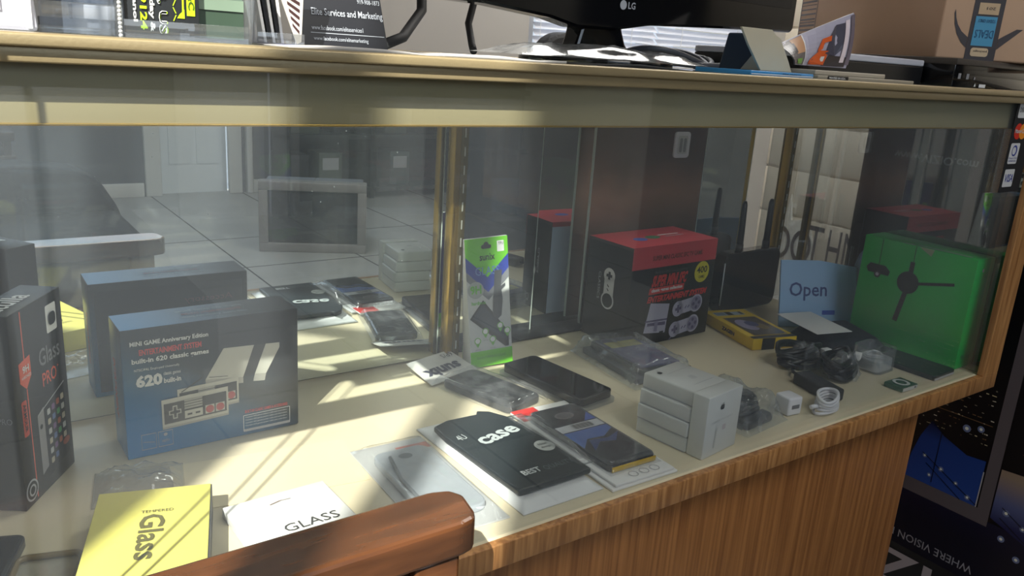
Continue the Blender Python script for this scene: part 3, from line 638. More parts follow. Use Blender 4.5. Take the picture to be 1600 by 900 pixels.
mb = MB(); heightmap(mb, 0.078, 0.170, lambda u, v: 0.0005+0.0100*max(0, min(1, min(u, 1-u)*12))*max(0, min(1, min(v, 1-v)*16)), M_BAGC, 24, 44, close=False); obj('blister', mb, pk, (0.006, 0.016, 0.0068))

# --- phone on its clear tray
pt = thing('boxed_phone', 'black phone lying on a clear plastic tray beside the green hang card', 'phone', (0.668, 0.742, D0), math.radians(7.5))
mb = MB(); mb.prism(F((0, 0, 0), (1, 0, 0), (0, 1, 0)), rr_pts(-0.003, -0.004, 0.071, 0.162, 0.010), 0.006, glass_mat('tray_plastic', (0.9, 0.92, 0.92), 0.08, 0.35, (0.8, 0.82, 0.82), 0.1), bev=0.001); obj('tray', mb, pt)
mb = MB(); slab_phone(mb, 0.066, 0.156, 0.011, mat('phone_black', srgb(26, 28, 32), 0.2), M_BLKG, 0.009, 0.0062); obj('phone', mb, pt, (0.0015, 0.001, 0))
# --- black case in a bag with a white sunix header
pb = thing('bagged_phone_case', 'black phone case in a clear bag with a grey sunix header', 'package', (0.578, 0.774, D0), math.radians(15))
mb = MB(); mb.prism(F((0, 0, 0.0005), (1, 0, 0), (0, 1, 0)), rr_pts(0.003, 0.002, 0.070, 0.128, 0.012), 0.010, mat('black_case', srgb(30, 32, 34), 0.3), bev=0.003)
mb.disc(F((0, 0, 0.0105), (1, 0, 0), (0, 1, 0)), 0.046, 0.098, 0.009, ink(srgb(96, 100, 100)), rb=0.007); mb.disc(F((0, 0, 0.0105), (1, 0, 0), (0, 1, 0)), 0.022, 0.058, 0.004, ink(srgb(70, 74, 74)), rb=0.004); obj('phone_case', mb, pb)
mb = MB(); heightmap(mb, 0.082, 0.152, crumple(21, 0.003, 5, 0.0125, 0.10), M_BAGC, 30, 50, close=False); obj('bag', mb, pb, (-0.004, -0.008, 0))
mb = MB(); hd = mat('header_card', srgb(188, 186, 182), 0.5)
ty = math.radians(14)
hf = F((0.086, 0.190, 0.018), (-1, 0, 0), (0, -math.cos(ty), -math.sin(ty)))
mb.prism(F((-0.008, 0.134, 0.002), (1, 0, 0), (0, math.cos(ty), math.sin(ty))), [(0, 0), (0.094, 0.0), (0.090, 0.058), (0.004, 0.058)], 0.0012, hd)
hx = F((-0.008, 0.134, 0.0034), (1, 0, 0), (0, math.cos(ty), math.sin(ty)))
hr = F(hx.p(0.088, 0.055, 0), (-1, 0, 0), (0, -math.cos(ty), -math.sin(ty)))
mb.text(hr, 'sunix', 0.010, 0.024, 0.078, 0.044, ink(srgb(52, 54, 70)), 0.04); mb.text(hr, '6P/S', 0.002, 0.003, 0.024, 0.012, DGR)
obj('header', mb, pb)

# --- green hang card, sunix
GRN = srgb(104, 190, 30); W, H_, D = 0.067, 0.190, 0.034
mb = MB(); lean = 0.020
wh = mat('hang_card_white', srgb(196, 198, 196), 0.45)
L_ = F((0, 0, 0), (0, 1, 0), (0, 0, 1))
mb.prism(F((0, 0, 0), (0, 1, 0), (0, 0, 1)), [(0, 0), (D, 0), (lean+0.004, H_), (lean, H_)], W, wh, bev=0.0004)
vv = Vector((0, lean, H_)).normalized(); f = F((0, 0, 0), (1, 0, 0), vv); HH = math.hypot(lean, H_)
gi = ink(GRN); bi = ink(srgb(40, 60, 150)); gy = ink(srgb(120, 122, 128)); PU = ink(srgb(64, 52, 128))
mb.rect(f, 0, 0, W, 0.024, gi, 0.0006); mb.poly(f, [(0, HH), (0, HH-0.026), (0.033, HH-0.058), (W, HH-0.026), (W, HH)], gi, 0.0006)
mb.poly(f, [(0, HH-0.026), (0, HH-0.047), (0.033, HH-0.080), (W, HH-0.047), (W, HH-0.026), (0.033, HH-0.058)], bi, 0.0006); mb.poly(f, [(0, HH-0.047), (0, HH-0.060), (0.033, HH-0.092), (W, HH-0.060), (W, HH-0.047), (0.033, HH-0.080)], gy, 0.0006)
mb.rrect(f, 0.025, HH-0.016, 0.041, HH-0.010, 0.003, BLK, 0.0008); mb.disc(f, 0.033, HH-0.010, 0.004, BLK, 0.0009)
mb.text(f, 'sunix', 0.022, HH-0.033, 0.046, HH-0.023, DGR, 0.02); mb.text(f, 'GLASS', 0.014, HH-0.054, 0.052, HH-0.042, ink(srgb(96, 130, 190)), 0.0, off=0.0012)
mb.rrect(f, 0.050, HH-0.022, 0.061, HH-0.006, 0.001, WHT, 0.0008); mb.text(f, 'TPU', 0.052, HH-0.012, 0.060, HH-0.008, DGR, off=0.0012)
mb.disc(f, 0.0135, 0.116, 0.0125, ink(srgb(160, 166, 162)), 0.0007); mb.text(f, '9H', 0.005, 0.110, 0.022, 0.123, ink(srgb(96, 176, 50)), 0.03, off=0.0012); mb.text(f, 'hardness', 0.006, 0.094, 0.028, 0.0995, ink(srgb(96, 176, 50)), 0.02)
mb.poly(f, [(0.002, 0.074), (0.024, 0.100), (0.062, 0.048), (0.062, 0.026), (0.056, 0.026)], BLK, 0.0008); mb.poly(f, [(0.006, 0.075), (0.023, 0.094), (0.058, 0.050), (0.058, 0.034)], ink(srgb(66, 72, 80), 0.2), 0.001)
mb.poly(f, [(0.044, 0.142), (0.056, 0.142), (0.053, 0.118), (0.055, 0.098), (0.052, 0.074), (0.044, 0.068), (0.038, 0.076), (0.040, 0.100), (0.042, 0.118)], ink(srgb(70, 72, 76)), 0.0014); mb.poly(f, [(0.053, 0.112), (0.060, 0.118), (0.060, 0.122), (0.053, 0.118)], ink(srgb(70, 72, 76)), 0.0014)
for a, b in ((0.012, 0.040), (0.025, 0.053), (0.036, 0.040), (0.049, 0.059), (0.060, 0.050)):
    mb.ring(f, a, b, 0.0052, 0.0012, ink(srgb(110, 180, 70)), 0.0016, 16); mb.disc(f, a, b, 0.0038, WHT, 0.0012, 12); mb.poly(f, [(a-0.003, b-0.005), (a+0.003, b-0.005), (a, b-0.010)], ink(srgb(110, 180, 70)), 0.0014)
    mb.text(f, 'strong', a-0.004, b-0.0145, a+0.004, b-0.0125, GRY)
mb.text(f, 'SUNIX TEMPERED GLASS', 0.010, 0.012, 0.056, 0.016, ink(srgb(60, 130, 20)))
bv = Vector((0, -(D-lean-0.004), H_)).normalized(); b = F((W, D, 0), (-1, 0, 0), bv, Vector((0, H_, D-lean)).normalized())
mb.rect(b, 0, 0.024, W, 0.19, PU, 0.0006); mb.rect(b, 0, 0, W, 0.024, gi, 0.0006); mb.disc(b, W-0.018, 0.125, 0.014, ink(srgb(150, 170, 120)), 0.001); mb.disc(b, W-0.014, 0.055, 0.013, ink(srgb(170, 170, 186)), 0.001); mb.text(b, '9H', W-0.026, 0.120, W-0.010, 0.131, gi, 0.02, off=0.0014)
mb.text(b, 'Tempered glass protector', 0.006, 0.15, 0.04, 0.154, LGR)
tag(obj('screen_protector_pack', mb, None, (0.622, 0.936, D0), math.radians(-10), (0, math.radians(-4), math.radians(-10))), 'green and white hanging screen protector card standing beside the brass standards', 'package')

# --- SUPER MINI SFC box
W, D, H_ = 0.202, 0.102, 0.168
mb = MB(); SB = mat('black_game_box', srgb(20, 18, 22), 0.4); mb.box((0, 0, 0), (W, D, H_), SB, 0.0008)
RB = mat('red_print', srgb(198, 54, 70), 0.35); f = front(); l = leftf(D); t = topf(H_); b = backf(W, D)
mb.rect(t, 0, 0, W, D, RB, 0.0003); mb.rect(f, 0, H_-0.036, W, H_, RB, 0.0003)
mb.disc(t, 0.060, 0.045, 0.014, ink(srgb(60, 90, 180)), rb=0.010); mb.disc(t, 0.094, 0.050, 0.016, ink(srgb(60, 120, 80)), rb=0.010); mb.rect(t, 0.115, 0.056, 0.165, 0.060, WHT); mb.rect(t, 0.122, 0.046, 0.168, 0.049, LGR)
mb.text(f, 'SUPER MINI CLASSIC SFC TV GAME', 0.045, H_-0.024, 0.165, H_-0.016, ink(srgb(90, 16, 24)), 0.02)
mb.text(f, 'Built-in 400 classic games', 0.055, 0.120, 0.132, 0.126, ink(srgb(96, 88, 92)), 0.0)
mb.text(f, 'SUPER MINI SFC', 0.048, 0.099, 0.131, 0.119, RED, 0.05, 0.004); mb.poly(f, [(0.044, 0.087), (0.128, 0.087), (0.129, 0.098), (0.046, 0.098)], RED); mb.text(f, 'classic games collection', 0.050, 0.089, 0.124, 0.0965, WHT, 0.03)
mb.text(f, 'ENTERTAINMENT SYSTEM', 0.042, 0.073, 0.186, 0.084, RED, 0.05, 0.003)
mb.disc(f, 0.170, 0.113, 0.0185, ink(srgb(206, 192, 40)), 0.0006); mb.text(f, '400', 0.157, 0.111, 0.183, 0.123, BLK, 0.02); mb.text(f, 'GAMES', 0.163, 0.102, 0.178, 0.107, BLK, 0.02)
lav = ink(srgb(172, 168, 188)); lav2 = ink(srgb(130, 124, 150)); pur = ink(srgb(86, 78, 110))
mb.poly(f, [(0.028, 0.006), (0.042, 0.006), (0.042, 0.078), (0.028, 0.078)], ink(srgb(32, 30, 32)), 0.0004)
mb.poly(f, [(0.042, 0.022), (0.094, 0.016), (0.098, 0.066), (0.052, 0.072)], lav); mb.poly(f, [(0.043, 0.040), (0.096, 0.038), (0.096, 0.041), (0.043, 0.043)], pur, 0.0007); mb.poly(f, [(0.049, 0.033), (0.092, 0.030), (0.092, 0.036), (0.049, 0.038)], pur, 0.0007); mb.poly(f, [(0.066, 0.022), (0.074, 0.021), (0.074, 0.040), (0.066, 0.040)], lav2, 0.0008)
mb.rect(f, 0.046, 0.018, 0.054, 0.021, DGR, 0.0008); mb.rect(f, 0.080, 0.017, 0.090, 0.020, DGR, 0.0008)
def snespad(fr, cx, cy, s_, rot, c1, c2, c3, off=0.0006):
    ca, sa = math.cos(rot), math.sin(rot); q = F(fr.p(cx, cy, 0), fr.u*ca+fr.v*sa, fr.v*ca-fr.u*sa, fr.n)
    mb.disc(q, -0.022*s_, 0, 0.0135*s_, c1, off); mb.disc(q, 0.022*s_, 0, 0.0155*s_, c1, off); mb.rect(q, -0.022*s_, -0.011*s_, 0.022*s_, 0.0125*s_, c1, off)
    mb.disc(q, 0.022*s_, 0, 0.0125*s_, c2, off+0.0003)
    mb.rect(q, -0.029*s_, -0.0025*s_, -0.015*s_, 0.0025*s_, c3, off+0.0003); mb.rect(q, -0.0245*s_, -0.007*s_, -0.0195*s_, 0.007*s_, c3, off+0.0004)
    for a, bb in ((0.022, 0.007), (0.022, -0.007), (0.015, 0), (0.029, 0)): mb.disc(q, a*s_, bb*s_, 0.0032*s_, c3, off+0.0005, 10)
    for a in (-0.006, 0.001): mb.line(q, a*s_, -0.003*s_, (a+0.004)*s_, 0.001*s_, 0.002*s_, c3, off+0.0004)
snespad(f, 0.143, 0.056, 1.02, 0.10, lav, lav2, pur); snespad(f, 0.140, 0.020, 1.02, 0.10, lav, lav2, pur)
mb.line(f, 0.118, 0.012, 0.106, 0.0, 0.002, lav2)
lp = F(l.p(D*0.50, 0.092, 0), (0, 0, -1), (0, -1, 0), (-1, 0, 0)); snespad(lp, 0.0, 0.004, 0.95, 0, WHT, BLK, BLK); mb.ring(lp, 0.021, 0.004, 0.0135, 0.0012, WHT, 0.0012)
lq = F(l.p(D*0.30, 0.115, 0), (0, 0, -1), (0, -1, 0), (-1, 0, 0)); mb.text(lq, 'CLASSICS', 0, 0, 0.046, 0.0055, LGR, 0.0)
mb.ring(l, D*0.82, 0.018, 0.006, 0.0008, LGR, asp=0.8); mb.text(l, 'SFC', D*0.78, 0.010, D*0.86, 0.013, LGR)
mb.rect(b, 0.001, 0.001, W-0.001, H_-0.008, ink(srgb(214, 224, 246)), 0.0006); mb.rect(b, 0.001, H_-0.008, W-0.001, H_, RB, 0.0006)
tag(obj('super_game_box', mb, None, (0.886, 0.895, D0), math.radians(2.0)), 'black game console box with a red lid and 400 games badge', 'game box')

# --- bagged cards behind the white boxes
pb = thing('bagged_cases', 'clear bag of dark cases with a yellow sticker behind the flat white boxes', 'package', (0.792, 0.768, D0), math.radians(-6))
mb = MB(); mb.box((0.010, 0.010, 0.0005), (0.085, 0.150, 0.010), mat('slate_card', srgb(58, 62, 72), 0.4), 0.001); mb.prism(F((0.02, 0.012, 0.0105), (1, 0, 0), (0, 1, 0)), rr_pts(0, 0, 0.068, 0.136, 0.008), 0.009, M_BLACK, bev=0.002); obj('phone_case', mb, pb)
mb = MB(); mb.box((0.024, 0.020, 0.020), (0.096, 0.138, 0.023), mat('violet_card', srgb(92, 88, 122), 0.45), 0.0005)
q = F((0, 0, 0.023), (1, 0, 0), (0, 1, 0)); mb.rect(q, 0.028, 0.098, 0.088, 0.122, ink(srgb(196, 186, 110))); mb.rect(q, 0.058, 0.098, 0.0588, 0.122, GRY, 0.0008); mb.rect(q, 0.028, 0.110, 0.088, 0.1106, GRY, 0.0008); obj('insert_card', mb, pb)
mb = MB(); heightmap(mb, 0.118, 0.172, crumple(31, 0.008, 4, 0.026, 0.12), M_BAG, 30, 44, close=False); obj('bag', mb, pb, (-0.006, -0.008, 0))

# --- white adapter boxes: one upright, four flat
WB = mat('glossy_white_box', srgb(206, 208, 206), 0.35)
def apple(mb, fr, u, v, s_, m_):
    mb.disc(fr, u-s_*0.16, v, s_*0.34, m_, off=0.0006, n=16, rb=s_*0.42); mb.disc(fr, u+s_*0.16, v, s_*0.34, m_, off=0.0007, n=16, rb=s_*0.42)
    mb.disc(fr, u+s_*0.56, v+s_*0.05, s_*0.20, WB, off=0.0009, n=10); mb.poly(fr, [(u, v+s_*0.42), (u+s_*0.05, v+s_*0.62), (u+s_*0.26, v+s_*0.76), (u+s_*0.2, v+s_*0.55)], m_, 0.0008)
ya = math.radians(8)
def wpos(dx, dy): return (0.712+dx*math.cos(ya)-dy*math.sin(ya), 0.570+dx*math.sin(ya)+dy*math.cos(ya))
mb = MB(); W, D, H_ = 0.072, 0.0225, 0.0795
mb.box((0, 0, 0), (W, D, H_), WB, 0.0012); f = front(); apple(mb, f, 0.030, 0.062, 0.008, DGR); mb.text(f, 'Lightning to 30-pin Adapter', 0.010, 0.044, 0.056, 0.047, LGR); mb.rect(f, 0.036, 0.030, 0.043, 0.037, ink(srgb(190, 180, 184))); mb.line(f, 0.022, 0.010, 0.024, 0.036, 0.003, ink(srgb(186, 188, 186)))
x, y = wpos(0, 0); tag(obj('white_adapter_box', mb, None, (x, y, D0), ya), 'white adapter box standing upright in front of the flat ones', 'box')
names = ['lowest', 'second from the bottom', 'third from the bottom', 'top']
for k in range(4):
    mb = MB(); W, D, H_ = 0.070, 0.076, 0.0192
    mb.box((0, 0, 0), (W, D, H_), WB, 0.0022, 3); t = topf(H_)
    mb.box((-0.0002, 0.002, 0.0003), (W+0.0002, D-0.002, 0.0012), LGR)
    if k == 3:
        aq = F(t.p(0.012, 0.062, 0), (1, 0, 0), (0, 1, 0)); apple(mb, aq, 0.002, 0, 0.007, DGR); mb.text(t, 'Lightning to 30-pin Adapter', 0.020, 0.052, 0.060, 0.056, LGR); mb.rect(t, 0.034, 0.026, 0.044, 0.036, ink(srgb(192, 192, 194))); mb.rect(t, 0.020, 0.014, 0.060, 0.015, LGR)
    ox = (0.000, -0.0015, 0.0005, 0.004)[k]; x, y = wpos(ox, 0.0235)
    tag(obj('flat_adapter_box', mb, None, (x, y, D0+k*0.0196), ya), 'flat white adapter box, %s of the stack of four' % names[k], 'box', 'stacked white adapter boxes')

# --- bag of black earphones, cube charger with cable
pb = thing('bagged_earphones', 'crumpled clear bag of black earphones right of the white boxes', 'package', (0.812, 0.588, D0), math.radians(6))
mb = MB()
for k in range(5):
    pts = [(0.04+0.030*math.cos(a)+0.004*k, 0.030+0.018*math.sin(a)+0.005*k, 0.005+0.004*k+0.002*math.sin(3*a)) for a in [2*math.pi*i/20 for i in range(20)]]
    mb.tube(pts, 0.0032, M_BLACK, 8, True)
mb.box((0.016, 0.006, 0.0005), (0.074, 0.024, 0.012), M_BLACK, 0.002); mb.box((0.020, 0.034, 0.001), (0.080, 0.08, 0.018), mat('slate_plastic', srgb(52, 58, 62), 0.3), 0.004); obj('earphones', mb, pb)
mb = MB(); heightmap(mb, 0.096, 0.115, crumple(41, 0.016, 4.5, 0.026, 0.18), M_BAG, 34, 34, close=False); obj('bag', mb, pb, (-0.002, -0.006, 0))
mb = MB(); mb.box((0, 0, 0), (0.026, 0.026, 0.026), M_WHITEP, 0.003, 3); mb.box((0.006, -0.0004, 0.010), (0.020, 0.0004, 0.0155), GRY)
tag(obj('white_charger_cube', mb, None, (0.915, 0.600, D0), math.radians(-6)), 'small white charger cube beside the coiled white cable', 'charger')
mb = MB()
def coil(cx, cy, a, b_, z, tw, n=28, ph=0): return [(cx+a*math.cos(t_)*math.cos(tw)-b_*math.sin(t_)*math.sin(tw), cy+a*math.cos(t_)*math.sin(tw)+b_*math.sin(t_)*math.cos(tw), z+0.0015*math.sin(2*t_+ph)) for t_ in [2*math.pi*i/n for i in range(n)]]
for k in range(5): mb.tube(coil(0.0+0.0012*(k % 2), 0.0, 0.030-0.001*(k % 3), 0.013, 0.0032+0.0048*k, 0.25+0.06*k, ph=k), 0.0022, M_WHITEP, 8, True)
mb.tube([(-0.026, -0.004, 0.012), (-0.034, -0.004, 0.014), (-0.040, -0.002, 0.013)], 0.003, M_WHITEP, 8)
tag(obj('white_cable', mb, None, (0.986, 0.590, D0), 0), 'coiled white charging cable near the front edge of the deck', 'cable')
mb = MB(); mb.box((0, 0, 0), (0.030, 0.075, 0.018), mat('black_adapter', srgb(34, 34, 36), 0.5), 0.003); mb.tube([(0.015, 0.075, 0.009), (0.017, 0.095, 0.008), (0.030, 0.110, 0.006)], 0.0025, M_BLACK, 8)
tag(obj('power_adapter', mb, None, (1.010, 0.604, D0), math.radians(-14)), 'black power adapter brick behind the coiled white cable', 'adapter')

# --- wrapped black cable bundles
def bundle(x, y, rz, label, seed, sc):
    pb = thing('wrapped_cable', label, 'cable', (x, y, D0), rz)
    mb = MB(); r2 = random.Random(seed)
    for k in range(6):
        ph = r2.random()*6; mb.tube([(0.050*sc*(1+math.cos(t_))*0.9+0.004*r2.random(), 0.024*sc+0.020*sc*math.sin(t_)+0.002*k, 0.0065+0.0042*k+0.004*math.sin(2*t_+ph)+0.002) for t_ in [2*math.pi*i/24 for i in range(24)]], 0.0036, M_BLACK, 8, True)
    mb.box((0.006, 0.010, 0.002), (0.034, 0.036, 0.018), M_BLACK, 0.004); obj('cable', mb, pb)
    mb = MB(); heightmap(mb, 0.050*sc, 0.052*sc, crumple(seed, 0.020, 5.5, 0.022, 0.30), M_BAG, 26, 26, close=False); obj('plastic_wrap', mb, pb, (0.028*sc, -0.003, 0.0))
    mb = MB(); mb.box((0.078*sc, 0.004, 0.020), (0.094*sc, 0.014, 0.030), M_WHITE, 0.001); obj('paper_tag', mb, pb)
bundle(1.055, 0.700, math.radians(-8), 'plastic-wrapped black cable just in front of the yellow phone box', 51, 0.95)
bundle(1.095, 0.622, math.radians(22), 'plastic-wrapped black cable between the adapter and the clear tub', 63, 0.95)

# --- clear tub with white earphones
tb = thing('clear_tub', 'small clear plastic tub holding white earphones', 'tub', (1.180, 0.630, D0), math.radians(2))
mb = MB(); o_ = rr_pts(0, 0, 0.056, 0.050, 0.012, 6); i_ = rr_pts(0.0015, 0.0015, 0.0545, 0.0485, 0.0105, 6); TM = glass_mat('tub_plastic', (0.93, 0.95, 0.95), 0.10, 0.22, (0.85, 0.88, 0.9), 0.1)
mb.prism(F((0, 0, 0), (1, 0, 0), (0, 1, 0)), o_, 0.0015, TM)
n_ = len(o_)
for k in range(n_):
    a, b = o_[k], o_[(k+1) % n_]; c, d = i_[k], i_[(k+1) % n_]
    mb.face([(*a, 0.0015), (*b, 0.0015), (*b, 0.038), (*a, 0.038)], TM, True); mb.face([(*b, 0.038), (*d, 0.038), (*c, 0.038), (*a, 0.038)][::-1], TM); mb.face([(*c, 0.0015), (*d, 0.0015), (*d, 0.038), (*c, 0.038)][::-1], TM, True)
obj('tub_wall', mb, tb)
mb = MB(); mb.prism(F((0.003, 0.003, 0.0018), (1, 0, 0), (0, 1, 0)), rr_pts(0, 0, 0.050, 0.044, 0.010, 5), 0.018, M_WHITEP, bev=0.003)
for k in range(2): mb.tube(coil(0.028, 0.025, 0.018-0.003*k, 0.014-0.003*k, 0.0215+0.002*k, 0), 0.0015, M_WHITEP, 6, True)
obj('earphones', mb, tb)
# --- green music player, black tablet case, black sleeve, white card
mb = MB(); GM = mat('green_metal', srgb(60, 104, 84), 0.35, 0.4); mb.box((0, 0, 0), (0.042, 0.030, 0.0075), GM, 0.0015, 3)
t = topf(0.0077); mb.ring(t, 0.021, 0.015, 0.0125, 0.0045, ink(srgb(206, 210, 208)), 0.0004); mb.rect(front(), 0.002, 0.001, 0.040, 0.0065, ink(srgb(190, 194, 190)), 0.0003); mb.disc(front(), 0.034, 0.0038, 0.0018, BLK, 0.0006, 10)
tag(obj('music_player', mb, None, (1.150, 0.572, D0), math.radians(-1)), 'tiny green clip music player with a white control ring', 'music player')
mb = MB(); mb.prism(F((0, 0, 0), (1, 0, 0), (0, 1, 0)), rr_pts(0, 0, 0.068, 0.120, 0.006), 0.008, mat('dark_green_case', srgb(30, 44, 42), 0.4), bev=0.001); mb.box((0, -0.0008, 0.001), (0.062, 0.0004, 0.004), LGR)
tag(obj('phone_wallet', mb, None, (1.246, 0.574, D0), math.radians(2)), 'flat dark wallet with a pale edge in front of the green box', 'phone wallet')
mb = MB(); heightmap(mb, 0.130, 0.105, lambda u, v: 0.002+0.026*(max(0, min(1, min(u, 1-u)*8))**0.6)*(max(0, min(1, min(v, 1-v)*6))**0.6)*(0.6+0.4*v), mat('navy_fabric', srgb(26, 34, 44), 0.6, 0, 0.3, 0.1, 60, 0.2, 500), 30, 26)
tag(obj('black_sleeve', mb, None, (1.192, 0.722, D0), math.radians(-12)), 'dark navy padded sleeve lying below the Open sign', 'sleeve')
mb = MB(); mb.box((0, 0, 0), (0.075, 0.105, 0.0008), M_WHITE)
tag(obj('white_card', mb, None, (1.185, 0.748, D0+0.0300), math.radians(-14), (math.radians(1), 0, math.radians(-14))), 'blank white card lying on the navy sleeve', 'card')

# --- yellow window box
W, D, H_ = 0.088, 0.152, 0.020
mb = MB(); Y2 = mat('deep_yellow_card', srgb(222, 186, 30), 0.45); mb.box((0, 0, 0), (W, D, H_), Y2, 0.0008); t = topf(H_); f = front(); l = leftf(D)
mb.rect(t, 0.012, 0.014, 0.080, 0.108, ink(srgb(120, 96, 40), 0.3)); mb.rrect(t, 0.015, 0.017, 0.077, 0.105, 0.004, ink(srgb(96, 88, 84), 0.2), 0.0007)
mb.disc(t, 0.034, 0.066, 0.017, ink(srgb(160, 150, 178), 0.2), 0.0009, rb=0.028); mb.disc(t, 0.046, 0.070, 0.012, ink(srgb(90, 90, 130), 0.2), 0.0011, rb=0.014); mb.disc(t, 0.056, 0.056, 0.012, ink(srgb(140, 122, 90), 0.2), 0.0010, rb=0.016)
mb.rect(t, 0.010, 0.120, 0.070, 0.138, ink(srgb(150, 166, 180))); mb.rect(t, 0.034, 0.120, 0.046, 0.138, BLK, 0.0006); mb.rect(t, 0.062, 0.122, 0.068, 0.137, BLK, 0.0006)
for k in range(4): mb.rect(t, 0.012+0.005*k, 0.122, 0.014+0.005*k, 0.136, DGR, 0.0007)
mb.rect(t, 0.0, 0.0, W, 0.012, BLK); mb.rect(f, 0.018, 0.0, 0.044, H_, BLK); mb.text(l, 'ZAGEN', D*0.42, 0.007, D*0.66, 0.014, BLK, 0.05)
tag(obj('yellow_phone_box', mb, None, (1.087, 0.799, D0), math.radians(-15)), 'yellow phone box with a clear window beside the black and red box', 'box')

# --- router with two antennas
rt = thing('router', 'black router standing on edge with two raised antennas', 'router', (1.186, 0.960, D0), math.radians(2))
mb = MB(); mb.prism(F((0, 0, 0), (1, 0, 0), (0, 0, 1)), rr_pts(0, 0.0, 0.172, 0.117, 0.018), -0.026, M_BLKG, bev=0.004); mb.tube([(0.001, -0.0005, 0.018), (0.001, -0.0005, 0.100)], 0.0012, LGR, 6)  # pale line imitates the gloss along the left edge
obj('router_body', mb, rt)
for i, x in enumerate((0.050, 0.132)):
    mb = MB(); mb.cyl((x, 0.010, 0.122), 0.0075, 0.018, M_BLACK, n=16); mb.tube([(x, 0.010, 0.125), (x, 0.010, 0.150), (x, 0.011, 0.205), (x, 0.011, 0.212)], [0.0066, 0.0062, 0.0052, 0.003], M_BLACK, 12); obj('antenna', mb, rt)
# --- Open sign
mb = MB(); W, H_ = 0.155, 0.122
OS = mat('pale_blue_board', srgb(150, 184, 222), 0.4)
vdir = Vector((0, 0.22, 0.975)).normalized(); of = F((0, 0, 0), (1, 0, 0), vdir)
mb.prism(of, [(0, 0), (W, 0), (W, H_-0.012), (W*0.5, H_), (0, H_)], -0.004, OS, bev=0.0006); ob_ = ink(srgb(44, 68, 128))
of2 = F(of.p(0, 0, 0), of.u, of.v, -of.v.cross(of.u)); of2 = F((0, 0, 0), (1, 0, 0), vdir)
mb.text(of2, 'Open', 0.018, 0.048, 0.094, 0.082, ob_, 0.012, off=0.0008); mb.rect(of2, 0.086, 0.022, 0.112, 0.030, ink(srgb(34, 70, 170)))
tag(obj('open_sign', mb, None, (1.240, 0.862, D0), math.radians(-24)), 'pale blue board lettered Open standing right of the router', 'sign')

# --- green box
W, D, H_ = 0.194, 0.056, 0.184
mb = MB(); GB = mat('green_box_card', srgb(34, 184, 78), 0.35, var=0.03); mb.box((0, 0, 0), (W, D, H_), GB, 0.0008); f = front()
k1 = ink(srgb(22, 54, 34)); k2 = ink(srgb(18, 30, 24)); pg = ink(srgb(70, 160, 96)); 
mb.line(f, 0.034, H_-0.001, 0.034, 0.138, 0.0012, k1); mb.poly(f, [(0.012, 0.130), (0.018, 0.138), (0.046, 0.138), (0.056, 0.130), (0.054, 0.122), (0.040, 0.122), (0.038, 0.118), (0.030, 0.118), (0.028, 0.122), (0.016, 0.122)], k2); mb.disc(f, 0.034, 0.121, 0.006, ink(srgb(60, 66, 62)), 0.0008); mb.disc(f, 0.034, 0.121, 0.003, LGR, 0.001)
mb.line(f, 0.093, H_-0.001, 0.093, 0.150, 0.0012, k1); mb.disc(f, 0.090, 0.120, 0.019, k2, 0.0007); mb.line(f, 0.092, 0.138, 0.092, 0.156, 0.008, k2); mb.line(f, 0.106, 0.122, 0.166, 0.136, 0.005, k2); mb.line(f, 0.089, 0.104, 0.080, 0.050, 0.0085, k2); mb.disc(f, 0.088, 0.118, 0.008, ink(srgb(30, 42, 36)), 0.0009)
for c in range(4):
    for r in range(7):
        x = 0.010+0.046*c; zz = 0.052-0.0052*r-0.001*c
        mb.text(f, 'includes sensor and mounting parts for console use' if r % 2 else 'see manual for health and safety guidance', x, zz, x+0.036-0.006*((r*7+c) % 3), zz+0.0022, pg)
r_ = rightf(W); 
t = topf(H_); mb.rect(t, 0.090, 0.004, 0.180, 0.014, ink(srgb(120, 168, 126))); mb.poly(t, [(0.060, 0.0), (0.092, 0.0), (0.084, 0.006)], LGR)
mb.poly(f, [(0.098, H_), (0.124, H_), (0.120, H_-0.012)], ink(srgb(150, 170, 130)), 0.0008)
for zz in (0.155, 0.150, 0.128, 0.124, 0.120, 0.100, 0.096, 0.092): mb.text(r_, 'Requires console and play space', 0.010, zz, 0.044, zz+0.0024, pg)
mb.disc(r_, 0.022, 0.165, 0.003, LGR); mb.ring(r_, 0.030, 0.070, 0.007, 0.001, pg, a0=3.2, a1=6.2); mb.text(r_, 'Microsoft', 0.012, 0.016, 0.046, 0.024, pg, 0.01)
tag(obj('green_sensor_box', mb, None, (1.330, 0.780, D0), math.radians(-90)), 'bright green box printed with a black sensor and cables', 'box')

# ================================================================ IN FRONT OF THE CASE
arm = thing('wooden_chair', 'varnished wooden chair arm pressed against the front of the case', 'chair', (0.009, 0.0, -0.003+0.003))
mb = MB(); T = F((0, 0, 0.690), (1, 0, 0), (0, 1, 0))
mb.prism(T, [(-0.40, 0.463), (0.300, 0.463), (0.312, 0.466), (0.317, 0.474), (0.322, 0.500), (0.316, 0.512), (0.300, 0.517), (-0.40, 0.512)], 0.030, M_ARM, bev=0.0035); obj('armrest', mb, arm)
mb = MB(); mb.box((0.262, 0.468, 0.0), (0.302, 0.508, 0.690), M_ARM, 0.004); obj('leg', mb, arm)
mb = MB(); mb.box((-0.38, 0.468, 0.0), (-0.34, 0.508, 0.690), M_ARM, 0.004); obj('leg', mb, arm)
mb = MB(); mb.box((0.262, 0.0, 0.0), (0.302, 0.04, 0.42), M_ARM, 0.004); obj('leg', mb, arm)
mb = MB(); mb.box((-0.38, 0.0, 0.0), (-0.34, 0.04, 0.42), M_ARM, 0.004); obj('leg', mb, arm)
mb = MB(); mb.box((-0.34, 0.478, 0.40), (0.262, 0.498, 0.688), M_DARKWOOD, 0.002); obj('back_panel', mb, arm)
